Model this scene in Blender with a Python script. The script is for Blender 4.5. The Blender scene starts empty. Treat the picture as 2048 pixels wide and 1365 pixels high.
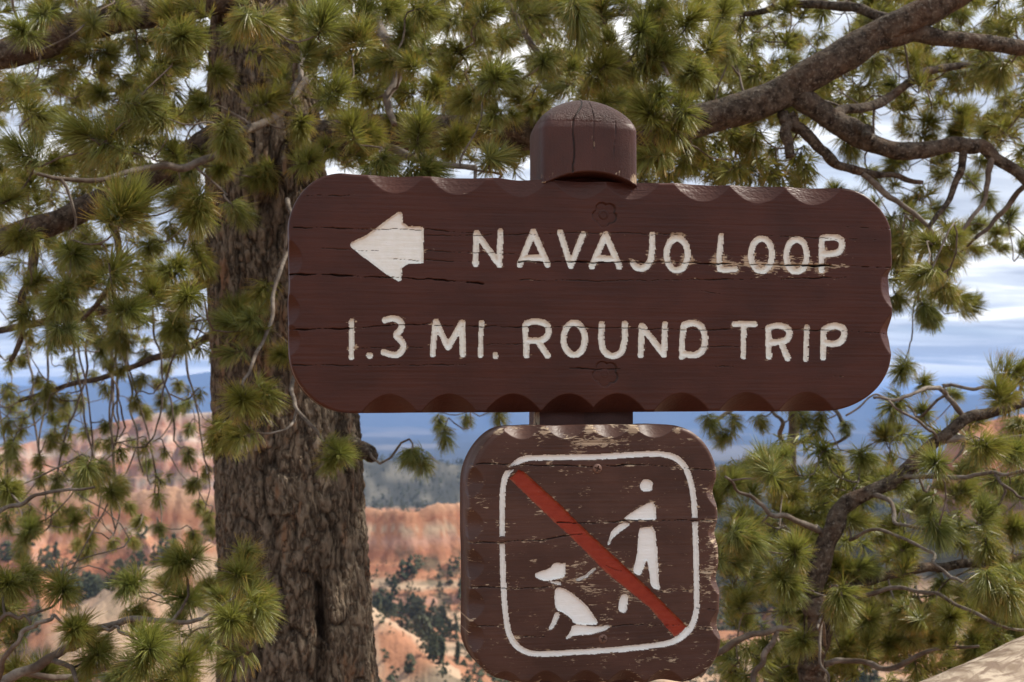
import bpy, math, random
import numpy as np
from mathutils import Vector, Matrix

SC = bpy.context.scene
COL = SC.collection
rng = np.random.default_rng(7)
random.seed(7)
R = math.radians

# ---------------------------------------------------------------- camera
EYE = 1.6
FPX = 2048 * 50.0 / 36.0
HORIZON = 805.0
PITCH = math.atan((HORIZON - 682.5) / FPX)
cam_d = bpy.data.cameras.new('camera')
cam = bpy.data.objects.new('camera', cam_d)
COL.objects.link(cam)
cam.location = (0, 0, EYE)
cam.rotation_euler = (R(90) + PITCH, 0, 0)
cam_d.sensor_width = 36
cam_d.lens = 50
cam_d.clip_start = 0.05
cam_d.clip_end = 90000
cam_d.dof.use_dof = True
cam_d.dof.focus_distance = 2.08
cam_d.dof.aperture_fstop = 12.0
SC.camera = cam

# ---------------------------------------------------------------- sky, sun, exposure
SUN_AZ = 77.0      # degrees clockwise from the viewing direction
SUN_EL = 48.0
W = bpy.data.worlds.new('World')
SC.world = W
W.use_nodes = True
wn = W.node_tree.nodes
wl = W.node_tree.links
wn.clear()
wout = wn.new('ShaderNodeOutputWorld')
wbg = wn.new('ShaderNodeBackground')
wbg.inputs['Strength'].default_value = 0.13
wl.new(wbg.outputs[0], wout.inputs[0])
sky = wn.new('ShaderNodeTexSky')
sky.sky_type = 'NISHITA'
sky.sun_disc = False
sky.sun_elevation = R(SUN_EL)
sky.sun_rotation = R(SUN_AZ)
sky.altitude = 2400
sky.air_density = 1.0
sky.dust_density = 0.6
# broken cloud deck: the view direction is projected on a flat layer
tc = wn.new('ShaderNodeTexCoord')
sep = wn.new('ShaderNodeSeparateXYZ')
wl.new(tc.outputs['Generated'], sep.inputs[0])


def wmath(op, a, b=None, clamp=False):
    n = wn.new('ShaderNodeMath')
    n.operation = op
    n.use_clamp = clamp
    for i, v in enumerate((a, b)):
        if v is None:
            continue
        if isinstance(v, (int, float)):
            n.inputs[i].default_value = v
        else:
            wl.new(v, n.inputs[i])
    return n.outputs[0]


zc = wmath('MAXIMUM', sep.outputs['Z'], 0.0)
den = wmath('ADD', zc, 0.09)
px_ = wmath('DIVIDE', sep.outputs['X'], den)
py_ = wmath('DIVIDE', sep.outputs['Y'], den)
comb = wn.new('ShaderNodeCombineXYZ')
wl.new(wmath('MULTIPLY', px_, 0.48), comb.inputs[0])
wl.new(py_, comb.inputs[1])


def wnoise(scale, detail, rough, dist=0.0, loc=0.0):
    m = wn.new('ShaderNodeMapping')
    m.inputs['Location'].default_value = (loc, loc * 0.7, loc * 1.3)
    wl.new(comb.outputs[0], m.inputs[0])
    n = wn.new('ShaderNodeTexNoise')
    n.inputs['Scale'].default_value = scale
    n.inputs['Detail'].default_value = detail
    n.inputs['Roughness'].default_value = rough
    n.inputs['Distortion'].default_value = dist
    wl.new(m.outputs[0], n.inputs['Vector'])
    return n.outputs['Fac']


def wramp(fac, stops):
    n = wn.new('ShaderNodeValToRGB')
    while len(n.color_ramp.elements) < len(stops):
        n.color_ramp.elements.new(0.5)
    for e, (p, c) in zip(n.color_ramp.elements, stops):
        e.position = p
        e.color = (*c, 1)
    wl.new(fac, n.inputs[0])
    return n.outputs[0]


cover = wramp(wnoise(0.8, 5, 0.55, 0.3, 3.1), [(0.24, (0.5, 0.5, 0.5)), (0.42, (1, 1, 1))])
shade = wramp(wnoise(1.15, 6, 0.6, 0.5, 11.7), [(0.40, (.36, .40, .48)), (0.50, (.60, .64, .70)), (0.58, (1.0, .985, .96))])
cl = wn.new('ShaderNodeVectorMath')
cl.operation = 'SCALE'
wl.new(shade, cl.inputs[0])
cl.inputs['Scale'].default_value = 8.2
wmix = wn.new('ShaderNodeMix')
wmix.data_type = 'RGBA'
wl.new(cover, wmix.inputs['Factor'])
wl.new(sky.outputs[0], wmix.inputs['A'])
wl.new(cl.outputs[0], wmix.inputs['B'])
wl.new(wmix.outputs['Result'], wbg.inputs['Color'])

sun_d = bpy.data.lights.new('sun', 'SUN')
sun_d.energy = 4.6
sun_d.angle = R(1.2)
sun_d.color = (1.0, 0.93, 0.82)
sun = bpy.data.objects.new('sun', sun_d)
COL.objects.link(sun)
sd = Vector((math.sin(R(SUN_AZ)) * math.cos(R(SUN_EL)), math.cos(R(SUN_AZ)) * math.cos(R(SUN_EL)), math.sin(R(SUN_EL))))
sun.rotation_euler = sd.to_track_quat('Z', 'Y').to_euler()
sun.location = (6, 4, 14)

SC.render.engine = 'CYCLES'
SC.view_settings.view_transform = 'Standard'
SC.view_settings.look = 'None'
SC.view_settings.gamma = 1
SC.view_settings.exposure = 0.58
SC.cycles.use_denoising = True
SC.cycles.max_bounces = 6
SC.cycles.transparent_max_bounces = 8
SC.cycles.volume_bounces = 1
SC.cycles.sample_clamp_indirect = 6

# ---------------------------------------------------------------- helpers
CR = np.array([1.0, 0, 0])
CU = np.array([0, -math.sin(PITCH), math.cos(PITCH)])
CF = np.array([0, math.cos(PITCH), math.sin(PITCH)])
CO = np.array([0, 0, EYE])


def ray(px, py):
    px = np.asarray(px, float)
    py = np.asarray(py, float)
    return ((px - 1024) / FPX)[..., None] * CR + (-(py - 682.5) / FPX)[..., None] * CU + CF


def at(px, py, d):
    return CO + ray(px, py) * np.asarray(d, float)[..., None]


def _hash(ix, iy, iz, seed):
    h = (ix.astype(np.int64) * 374761393 + iy.astype(np.int64) * 668265263 + iz.astype(np.int64) * 2147483647 + seed * 1274126177) & 0xFFFFFFFF
    h = ((h ^ (h >> 13)) * 1274126177) & 0xFFFFFFFF
    h = (h ^ (h >> 16)) & 0xFFFFFFFF
    return h.astype(np.float64) / 4294967295.0


def noise(x, y=0.0, z=0.0, seed=0):
    """smooth value noise in -1..1"""
    x, y, z = np.broadcast_arrays(np.asarray(x, float), np.asarray(y, float), np.asarray(z, float))
    ix, iy, iz = np.floor(x), np.floor(y), np.floor(z)
    fx, fy, fz = x - ix, y - iy, z - iz
    fx = fx * fx * fx * (fx * (fx * 6 - 15) + 10)
    fy = fy * fy * fy * (fy * (fy * 6 - 15) + 10)
    fz = fz * fz * fz * (fz * (fz * 6 - 15) + 10)
    flat = bool(np.all(z == 0))
    out = 0
    for dz in ((0,) if flat else (0, 1)):
        wz = 1.0 if flat else (fz if dz else 1 - fz)
        for dy in (0, 1):
            wy = fy if dy else 1 - fy
            for dx in (0, 1):
                wx = fx if dx else 1 - fx
                out = out + _hash(ix + dx, iy + dy, iz + dz, seed) * wx * wy * wz
    return out * 2 - 1


def fbm(x, y=0.0, z=0.0, oct=4, seed=0, gain=0.5):
    s, a, t = 0, 1.0, 0
    for o in range(oct):
        f = 2 ** o
        s = s + a * noise(np.asarray(x) * f, np.asarray(y) * f, np.asarray(z) * f, seed + o * 17)
        t += a
        a *= gain
    return s / t


def sstep(a, b, x):
    t = np.clip((np.asarray(x, float) - a) / (b - a), 0, 1)
    return t * t * (3 - 2 * t)


def mesh_np(name, V, faces, smooth=True, attrs=None, mat=None):
    """faces: list of int arrays (n,3) / (n,4) or of single polygons"""
    me = bpy.data.meshes.new(name)
    V = np.asarray(V, np.float32)
    me.vertices.add(len(V))
    me.vertices.foreach_set('co', V.ravel())
    idx, starts = [], []
    pos = 0
    for f in faces:
        f = np.asarray(f, np.int32)
        if f.ndim == 1:
            f = f[None, :]
        if len(f) == 0:
            continue
        k = f.shape[1]
        idx.append(f.ravel())
        starts.append(pos + np.arange(len(f), dtype=np.int32) * k)
        pos += f.size
    idx = np.concatenate(idx)
    starts = np.concatenate(starts)
    me.loops.add(len(idx))
    me.loops.foreach_set('vertex_index', idx)
    me.polygons.add(len(starts))
    me.polygons.foreach_set('loop_start', starts)
    me.polygons.foreach_set('use_smooth', np.full(len(starts), smooth))
    for k, a in (attrs or {}).items():
        a = np.asarray(a, np.float32)
        if a.ndim == 1:
            at_ = me.attributes.new(k, 'FLOAT', 'POINT')
            at_.data.foreach_set('value', a)
        elif a.shape[1] == 3:
            at_ = me.attributes.new(k, 'FLOAT_VECTOR', 'POINT')
            at_.data.foreach_set('vector', a.ravel())
    me.update(calc_edges=True)
    if mat:
        me.materials.append(mat)
    return me


def obj(name, me, parent=None, label=None, cat=None, group=None, kind=None):
    o = bpy.data.objects.new(name, me)
    COL.objects.link(o)
    if parent is not None:
        o.parent = parent
        if parent.type == 'EMPTY':
            o.matrix_parent_inverse = Matrix.Translation(-Vector(parent.location))
    for k, v in (('label', label), ('category', cat), ('group', group), ('kind', kind)):
        if v:
            o[k] = v
    return o


def empty(name, loc, label, cat, group=None):
    o = obj(name, None, None, label, cat, group)
    o.location = [float(v) for v in loc]
    o.empty_display_size = 0.2
    return o


def grid_faces(nr, nc, wrap=False):
    a = np.arange(nr * nc).reshape(nr, nc)
    if wrap:
        b = np.roll(a, -1, 1)
        return np.stack([a[:-1], b[:-1], b[1:], a[1:]], -1).reshape(-1, 4)
    return np.stack([a[:-1, :-1], a[:-1, 1:], a[1:, 1:], a[1:, :-1]], -1).reshape(-1, 4)


# ---------------------------------------------------------------- material helper
class NT:
    def __init__(self, name, rough=0.6, spec=0.5):
        self.m = bpy.data.materials.new(name)
        self.m.use_nodes = True
        self.n = self.m.node_tree.nodes
        self.l = self.m.node_tree.links
        self.b = self.n['Principled BSDF']
        self.out = self.n['Material Output']
        self.b.inputs['Roughness'].default_value = rough
        self.b.inputs['Specular IOR Level'].default_value = spec

    def put(self, sock, v):
        if isinstance(v, bpy.types.NodeSocket):
            self.l.new(v, sock)
        elif isinstance(v, (tuple, list)) and len(v) == 3 and sock.type == 'RGBA':
            sock.default_value = (*v, 1)
        else:
            sock.default_value = v

    def set(self, key, v):
        self.put(self.b.inputs[key], v)

    def attr(self, name, out='Fac'):
        n = self.n.new('ShaderNodeAttribute')
        n.attribute_name = name
        return n.outputs[out]

    def objco(self):
        return self.n.new('ShaderNodeTexCoord').outputs['Object']

    def math(self, op, a, b=0.0, c=None, clamp=False):
        n = self.n.new('ShaderNodeMath')
        n.operation = op
        n.use_clamp = clamp
        self.put(n.inputs[0], a)
        self.put(n.inputs[1], b)
        if c is not None:
            self.put(n.inputs[2], c)
        return n.outputs[0]

    def map(self, vec, scale=(1, 1, 1), loc=(0, 0, 0)):
        n = self.n.new('ShaderNodeMapping')
        self.put(n.inputs['Vector'], vec)
        n.inputs['Scale'].default_value = scale
        n.inputs['Location'].default_value = loc
        return n.outputs[0]

    def noise(self, vec, scale=1.0, detail=4, rough=0.55, dist=0.0):
        n = self.n.new('ShaderNodeTexNoise')
        self.put(n.inputs['Vector'], vec)
        n.inputs['Scale'].default_value = scale
        n.inputs['Detail'].default_value = detail
        n.inputs['Roughness'].default_value = rough
        n.inputs['Distortion'].default_value = dist
        return n.outputs['Fac']

    def voro(self, vec, scale=1.0, feat='F1', out='Distance'):
        n = self.n.new('ShaderNodeTexVoronoi')
        n.feature = feat
        self.put(n.inputs['Vector'], vec)
        n.inputs['Scale'].default_value = scale
        return n.outputs[out]

    def ramp(self, fac, stops):
        n = self.n.new('ShaderNodeValToRGB')
        while len(n.color_ramp.elements) < len(stops):
            n.color_ramp.elements.new(0.5)
        for e, (p, c) in zip(n.color_ramp.elements, stops):
            e.position = p
            e.color = (*(c if isinstance(c, (tuple, list)) else (c, c, c)), 1)
        self.put(n.inputs[0], fac)
        return n.outputs[0]

    def mix(self, fac, a, b, blend='MIX'):
        n = self.n.new('ShaderNodeMix')
        n.data_type = 'RGBA'
        n.blend_type = blend
        self.put(n.inputs['Factor'], fac)
        self.put(n.inputs['A'], a)
        self.put(n.inputs['B'], b)
        return n.outputs['Result']

    def bump(self, h, dist, strength=1.0, prev=None):
        n = self.n.new('ShaderNodeBump')
        n.inputs['Distance'].default_value = dist
        n.inputs['Strength'].default_value = strength
        self.put(n.inputs['Height'], h)
        if prev is not None:
            self.l.new(prev, n.inputs['Normal'])
        return n.outputs[0]


def paint_material(name, color, color2, wear_bias, rough, spec=0.25):
    """brown gloss paint brushed over grainy weathered wood; needs attributes buv, wear, crack"""
    t = NT(name, rough, spec)
    uv = t.attr('buv', 'Vector')
    grain = t.noise(t.map(uv, (9, 330, 1)), 1, 5, 0.6, 0.4)
    fine = t.noise(t.map(uv, (35, 900, 1), (3, 1, 0)), 1, 3, 0.6)
    blot = t.noise(t.map(uv, (9, 14, 1)), 1, 4, 0.55)
    base = t.mix(t.ramp(blot, [(.38, 0.0), (.60, 1.0)]), color, color2)
    base = t.mix(t.math('MULTIPLY', t.ramp(fine, [(.30, 1.0), (.48, 0.0)]), 0.35), base, tuple(c * 0.5 for c in color))
    # bare wood where the paint flaked along the grain
    chip = t.noise(t.map(uv, (110, 420, 1), (7, 3, 0)), 1, 6, 0.66, 0.6)
    big = t.noise(t.map(uv, (28, 60, 1), (1, 9, 0)), 1, 4, 0.55)
    s = t.math('ADD', t.math('MULTIPLY', chip, 0.55), t.math('MULTIPLY', big, 0.45))
    s = t.math('ADD', s, t.math('MULTIPLY', t.attr('wear'), 0.30))
    s = t.math('ADD', s, wear_bias)
    bare = t.ramp(s, [(.675, 0.0), (.705, 1.0)])
    woodc = t.mix(t.ramp(grain, [(.3, 0.0), (.6, 1.0)]), (.17, .11, .065), (.46, .36, .25))
    base = t.mix(bare, base, woodc)
    base = t.mix(t.attr('crack'), base, (.012, .008, .006))
    t.set('Base Color', base)
    rr = t.math('ADD', t.math('MULTIPLY', bare, 0.35), t.math('ADD', rough - 0.08, t.math('MULTIPLY', fine, 0.18)))
    t.set('Roughness', rr)
    h = t.math('ADD', t.math('MULTIPLY', grain, 0.8), t.math('MULTIPLY', fine, 0.35))
    h = t.math('SUBTRACT', h, t.math('MULTIPLY', bare, 0.5))
    nb = t.bump(h, 0.0006, 0.6)
    wr = t.noise(t.map(uv, (160, 260, 1), (2, 5, 0)), 1, 4, 0.6)
    t.set('Normal', t.bump(wr, 0.0005, 0.4, nb))
    return t.m

# ---------------------------------------------------------------- terrain: canyon rim, cliffs, far plateau
def poly_dist(X, Y, pts):
    """distance to a polyline of (x, y, z) and the crest height and run at the nearest point"""
    best = np.full(X.shape, 1e12)
    zb = np.zeros(X.shape)
    sb = np.zeros(X.shape)
    run = 0.0
    for (x0, y0, z0), (x1, y1, z1) in zip(pts[:-1], pts[1:]):
        dx, dy = x1 - x0, y1 - y0
        L2 = dx * dx + dy * dy
        t = np.clip(((X - x0) * dx + (Y - y0) * dy) / L2, 0, 1)
        d = np.hypot(X - x0 - t * dx, Y - y0 - t * dy)
        m = d < best
        best = np.where(m, d, best)
        zb = np.where(m, z0 + t * (z1 - z0), zb)
        sb = np.where(m, run + t * math.sqrt(L2), sb)
        run += math.sqrt(L2)
    return best, zb, sb


def pol(a, r, z):
    return (r * math.sin(R(a)), r * math.cos(R(a)), z)


RIDGE_A = [pol(*p) for p in [(-42, 820, -30), (-30, 770, -36), (-20, 735, -40), (-14, 712, -39), (-11, 700, -42), (-7, 688, -48), (-4, 676, -47), (-2, 684, -45), (1, 715, -50), (4, 760, -72), (6, 820, -105)]]
SPUR_A = [pol(*p) for p in [(-12, 500, -44), (-9, 470, -53), (-6, 450, -62), (-4, 430, -71), (-2.3, 410, -81)]]
SPUR_L = [pol(*p) for p in [(-15, 715, -56), (-13.5, 610, -66), (-13.0, 520, -80)]]
SPUR_M = [pol(*p) for p in [(-19, 735, -55), (-18.5, 630, -62), (-18.0, 520, -78)]]
RIDGE_B = [pol(*p) for p in [(-42, 1560, -30), (-27, 1530, -50), (-22, 1500, -46), (-18.8, 1480, -36), (-16, 1465, -16), (-14, 1450, -4), (-11, 1440, -3), (-9.5, 1440, -10), (-7.8, 1460, -80)]]
HILL_C = [pol(*p) for p in [(-10, 2300, -84), (-6, 2250, -88), (-3, 2200, -92), (2, 2250, -98), (9, 2350, -110), (18, 2500, -130), (30, 2600, -120)]]
BUTTE = [pol(*p) for p in [(17.8, 640, -7), (19.5, 650, -4), (24, 680, -2), (32, 720, 0)]]
FL_R = [0, 5.6, 6.6, 9, 20, 60, 150, 300, 450, 600, 800, 1100, 1500, 2500, 5000, 9000, 14000, 17000, 60000]
FL_Z = [0, 0, -0.6, -3, -13, -38, -62, -80, -88, -92, -98, -104, -112, -172, -275, -330, -335, -320, -320]


def terrain_z(X, Y):
    r = np.hypot(X, Y)
    az = np.degrees(np.arctan2(X, Y))
    # the rim is only in front; behind the camera the plateau goes on
    back = sstep(55, 95, np.abs(az))
    z = np.interp(r, FL_R, FL_Z) * (1 - back) + back * 0.0
    amp = np.interp(r, [0, 5, 12, 60, 200, 600, 2000, 6000, 20000], [0.02, 0.05, .6, 4, 9, 9, 16, 45, 60]) * (1 - 0.8 * back)
    wl_ = np.interp(r, [0, 10, 60, 300, 1000, 4000, 20000], [2.5, 3, 18, 60, 90, 400, 1500])
    q = np.zeros_like(r)
    for lo, hi, w in ((0, 60, 8.0), (20, 1500, 70.0), (900, 90000, 600.0)):
        k = sstep(lo * 0.6, lo + 1e-3 if lo == 0 else lo * 1.6, r) * (1 - sstep(hi * 0.7, hi * 1.3, r)) if lo else (1 - sstep(hi * .7, hi * 1.3, r))
        q = q + k * (fbm(X / w, Y / w, oct=5, seed=int(w)) * 0.8 + 0.35 * (1 - 2 * np.abs(noise(X / w * .8, Y / w * .8, seed=5 + int(w)))))
    z = z + amp * q
    rough_ = sstep(250, 400, r) * (1 - sstep(1600, 2200, r))
    z = z + rough_ * (1.6 * fbm(X / 14, Y / 14, oct=3, seed=97) - 3.5 * np.clip(.25 - np.abs(noise(X / 42, Y / 42, seed=98)), 0, 1))
    col_kind = np.zeros_like(r)     # 0 ground, 1 cliff A, 2 cliff B, 3 butte
    for pts, cliff_h, slope, talus, fl, wob, kid in ((RIDGE_A, 24, 1.7, 0.55, 6.5, 3.5, 1), (SPUR_A, 5, .7, 0.5, 6, 4, 5), (SPUR_L, 9, 1.1, 0.6, 8, 4, 1), (SPUR_M, 9, 1.1, 0.6, 8, 4, 1), (RIDGE_B, 75, 1.0, 0.6, 13, 4.0, 2), (BUTTE, 34, 2.4, 0.7, 9, 2.5, 3)):
        d, zc_, s = poly_dist(X, Y, pts)
        flute = fbm(s / 38, d / 90, oct=4, seed=31 + kid) + .12 * (1 - 2 * np.abs(noise(s / 6.5, d / 40, seed=37 + kid))) + 0.4 * (1 - 2 * np.abs(noise(s / 24, d / 40, seed=77 + kid)))
        dd = d + fl * flute * np.clip(0.25 + d / 14, 0, 1.6)
        dd = np.maximum(dd, 0)
        hh = zc_ + wob * fbm(s / 22, d / 22, oct=4, seed=91 + kid)
        fall = np.minimum(dd * slope, cliff_h + (dd - cliff_h / slope) * talus)
        # ledges: squeeze the fall towards bedding steps
        step = cliff_h / 5.0
        fall = fall + 0.21 * step * np.sin(2 * np.pi * fall / step + 2 * noise(s / 60, seed=3)) * (fall < cliff_h * 1.1)
        hh = hh + 1.3 * fbm(X / 7, Y / 7, oct=3, seed=119) * (fall > 2)
        gul = np.clip(fall / cliff_h - .7, 0, 1)
        zz = hh - np.maximum(fall, 0) + gul * (2.2 * fbm(X / 13, Y / 13, oct=3, seed=111) - 6 * np.clip(.3 - np.abs(noise(s / 21 + .3 * noise(d / 30, seed=2), seed=113 + kid)), 0, 1))
        m = zz > z
        col_kind = np.where(m & (fall < cliff_h * 1.8), kid, col_kind)
        z = np.where(m, zz, z)
    d, zc_, s = poly_dist(X, Y, HILL_C)
    zz = zc_ + 14 * fbm(X / 130, Y / 130, oct=4, seed=41) - 0.16 * np.maximum(d - 40, 0) * (1 + .3 * noise(s / 120, seed=4))
    m = zz > z
    z = np.where(m, zz, z)
    col_kind = np.where(m, 4, col_kind)
    # far plateau and hills
    top = np.interp(az, [-60, -22, -17.5, -14.6, -14, -12.2, -11, -6, 0, 6, 12, 15, 18, 22, 60], [180, 190, 250, 330, 330, 430, 435, 330, 200, 110, 60, 105, 110, 60, 80])
    k = sstep(16500, 20500, r + 900 * noise(az / 1.7, seed=8))
    z = np.where(r > 14000, z * (1 - k) + k * (top + 18 * fbm(az / .8, r / 4000, oct=4, seed=6)), z)
    return z, col_kind


def ground_z(x, y):
    return float(terrain_z(np.array([float(x)]), np.array([float(y)]))[0][0])


az_l = np.concatenate([np.arange(-180, -60, 4.0), np.arange(-60, -24, 0.6), np.arange(-24, 24, 0.075), np.arange(24, 60, 0.6), np.arange(60, 180, 4.0)])
r_l = np.concatenate([[0.4, 1, 2, 3, 4, 4.8], np.arange(5.4, 9, .3), np.geomspace(9, 300, 46)[:-1], np.arange(300, 560, 5.0), np.arange(560, 780, 1.6), np.arange(780, 1320, 12.0), np.arange(1320, 1560, 3.0), np.geomspace(1560, 15000, 70)[:-1], np.arange(15000, 22000, 250), [23000, 26000, 32000, 45000]])
RR, AA = np.meshgrid(r_l, np.radians(az_l), indexing='ij')
TX, TY = RR * np.sin(AA), RR * np.cos(AA)
TZ, TK = terrain_z(TX, TY)


def ground_colour(X, Y, Z, K):
    r = np.hypot(X, Y)
    az = np.degrees(np.arctan2(X, Y))
    n1 = fbm(X / 45, Y / 45, Z / 30, oct=4, seed=51)
    n2 = fbm(X / 16, Y / 16, Z / 9, oct=4, seed=52)
    orange = np.array([.46, .215, .12])
    pink = np.array([.50, .275, .195])
    cream = np.array([.56, .40, .27])
    white = np.array([.58, .46, .38])
    red = np.array([.39, .16, .09])
    scrub = np.array([.085, .085, .055])

    def mx(a, b, k):
        return a * (1 - k[..., None]) + b * k[..., None]
    c = mx(np.broadcast_to(orange, X.shape + (3,)), cream, sstep(-.15, .35, n1 + .35 * n2))
    c = mx(c, scrub, 0.75 * sstep(.10, .28, n2 - .3 * n1) * sstep(60, 250, r))
    # bedded cliffs
    def beds(zz, seq):
        t = np.mod(zz, 1.0) * len(seq)
        i = np.floor(t).astype(int) % len(seq)
        j = (i + 1) % len(seq)
        f = sstep(.55, 1.0, t - np.floor(t))
        S = np.array(seq)
        return S[i] * (1 - f[..., None]) + S[j] * f[..., None]
    zw = Z + 1.8 * n1 + .8 * n2
    ca = beds(zw / 22 + .32, [orange, red * 1.1, orange * 1.05, pink, orange, cream * .95, orange, red])
    top_a = sstep(-53, -46, Z + 3 * n2)
    ca = mx(ca, cream * np.array([1, .92, .88]), .6 * top_a)
    ca = mx(ca, scrub, .8 * sstep(.2, .36, n2) * (1 - sstep(-72, -60, Z)))
    cb = beds(zw / 40, [pink, white, pink * .93, pink, red * 1.15, pink, white * .95, pink])
    cb = mx(cb, white, .75 * sstep(-24, -6, Z + 4 * n2) * sstep(-1, 0, az + 30))
    cb = mx(cb, scrub * 1.2, .7 * sstep(.12, .3, n2) * (1 - sstep(-70, -40, Z)))
    cc = beds(zw / 40, [pink, red * 1.2, pink * .95, orange])
    ce = mx(np.broadcast_to(cream, X.shape + (3,)), orange, sstep(-.1, .35, n2))
    c = np.where((K == 5)[..., None], mx(ce, scrub, .6 * sstep(.2, .4, n1)), c)
    c = np.where((K == 1)[..., None], ca, c)
    c = np.where((K == 2)[..., None], cb, c)
    c = np.where((K == 3)[..., None], cc, c)
    # forest: right of the cliffs, the hill and everything far
    forest = np.array([.042, .047, .036])
    pale = np.array([.30, .27, .21])
    right = sstep(3, 7, az) * sstep(560, 800, r + 60 * n1)
    fk = np.where(K == 3, sstep(-34, -48, Z + 5 * n2), np.maximum(right, np.where(K == 4, 1, sstep(1550, 1800, r))))
    n3 = fbm(X / 22, Y / 22, oct=4, seed=57)
    fc = mx(np.broadcast_to(forest, X.shape + (3,)), pale, .85 * sstep(.0, .35, n3) * np.where(right > .5, .3, .5))
    c = mx(c, fc, fk)
    n4 = fbm(X / 700, Y / 1500, oct=4, seed=58)
    farc = mx(np.broadcast_to(np.array([.034, .040, .034]), X.shape + (3,)), np.array([.17, .15, .12]), sstep(.1, .4, n4) * (1 - sstep(15000, 17500, r)))
    c = mx(c, farc, sstep(3200, 4200, r))
    c = c * (1 - .10 * sstep(100, 300, r))[..., None]
    near = 1 - sstep(6, 14, r)
    c = mx(c, np.array([.33, .20, .13]), near)
    return c


TC = ground_colour(TX, TY, TZ, TK)
t = NT('ground', 0.95, 0.1)
co = t.objco()
gc = t.attr('gcol', 'Color')
gn = t.noise(co, 0.35, 6, 0.65)
gv = t.noise(co, 9.0, 5, 0.6)
gcol = t.mix(t.ramp(gn, [(.3, .0), (.7, 1.)]), t.mix(0.5, gc, (0, 0, 0), 'MIX'), gc)
gcol = t.mix(0.35, gc, gcol)
t.set('Base Color', t.mix(t.math('MULTIPLY', gv, .3), gcol, (.08, .05, .035)))
t.set('Normal', t.bump(t.math('ADD', gn, t.math('MULTIPLY', gv, .05)), 1.2, .8))
nA = len(az_l)
gf = grid_faces(len(r_l), nA, wrap=True)
V = np.stack([TX, TY, TZ], -1).reshape(-1, 3)
cidx = len(V)
V = np.vstack([V, [[0, 0, 0.0]]])
ring0 = np.arange(nA)
fan = np.stack([np.full(nA, cidx), np.roll(ring0, -1), ring0], -1)
me = mesh_np('terrain', V, [gf[:, ::-1], fan], True, None, t.m)
ca_ = me.attributes.new('gcol', 'FLOAT_COLOR', 'POINT')
cc_ = np.ones((len(V), 4), np.float32)
cc_[:-1, :3] = TC.reshape(-1, 3)
cc_[-1, :3] = (.33, .2, .13)
ca_.data.foreach_set('color', cc_.ravel())
obj('terrain', me, kind='structure')

# ---------------------------------------------------------------- canyon trees
def conifer_mesh(seed, round_=False):
    g = np.random.default_rng(seed)
    V, F = [], []
    # short tapered stem
    n = 5
    for k in range(n):
        a = 2 * math.pi * k / n
        V += [(.035 * math.cos(a), .035 * math.sin(a), -.05)]
    V.append((0, 0, .5))
    for k in range(n):
        F.append((k, (k + 1) % n, n))
    tiers = 7
    for i in range(46 if round_ else 40):
        h = g.uniform(.12, .96)
        w = (.34 * math.sqrt(max(0.02, 1 - ((h - .5) / .5) ** 2)) if round_ else .24 * (1.02 - h) ** .8)
        a = g.uniform(0, 6.283)
        d = w * g.uniform(.35, 1.0)
        c = np.array([d * math.cos(a), d * math.sin(a), h])
        s = g.uniform(.07, .13) * (1.15 if round_ else 1.0 - .4 * h)
        b = len(V)
        P = [c + s * np.array(p) * g.uniform(.7, 1.3) for p in ((1, 0, -.25), (-.5, .87, -.25), (-.5, -.87, -.25), (0, 0, .9), (0, 0, -.7))]
        V += [tuple(p) for p in P]
        F += [(b, b + 1, b + 3), (b + 1, b + 2, b + 3), (b + 2, b, b + 3), (b + 1, b, b + 4), (b + 2, b + 1, b + 4), (b, b + 2, b + 4)]
    return np.array(V), np.array(F)


t = NT('conifer', 0.9, 0.1)
rnd = t.n.new('ShaderNodeObjectInfo').outputs['Random']
nz = t.noise(t.objco(), 6, 3)
cbase = t.mix(rnd, (.045, .054, .028), (.095, .092, .055))
t.set('Base Color', t.mix(t.math('MULTIPLY', nz, .6), cbase, (.02, .028, .016)))
M_CON = t.m
protos = [conifer_mesh(200 + i, i % 2 == 1) for i in range(6)]
pm = [mesh_np('canyon_conifer', v, [f], False, None, M_CON) for v, f in protos]
spots = []
g = np.random.default_rng(21)
N = 34000
aa = np.radians(g.uniform(-22, 22, N))
rr_ = np.exp(g.uniform(np.log(280), np.log(2600), N))
sx, sy = rr_ * np.sin(aa), rr_ * np.cos(aa)
sz, sk = terrain_z(sx, sy)
e = 3.0
zx, _ = terrain_z(sx + e, sy)
zy, _ = terrain_z(sx, sy + e)
slope = np.hypot(zx - sz, zy - sz) / e
azd = np.degrees(aa)
dens = fbm(sx / 60, sy / 60, oct=3, seed=63)
forest_r = (azd > 3) & (rr_ > 600)
keep = (slope < .95) & (g.uniform(0, 1, N) < np.where(forest_r | (sk == 4), .80, .42 + .4 * sstep(-.1, .3, dens))) & (sk != 3)
keep &= (rr_ > 580) | (g.uniform(0, 1, N) < np.where(fbm(sx / 25, sy / 25, oct=2, seed=66) > .05, .5, .18))
sx, sy, sz, rr_, azd, fr = [v[keep] for v in (sx, sy, sz, rr_, azd, forest_r | (sk == 4))]
hgt = (2.2 + 8.5 * g.uniform(0, 1, len(sx)) ** 2.2) * np.where(fr, 1.2, 1.0)
sz = sz - .1
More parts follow.
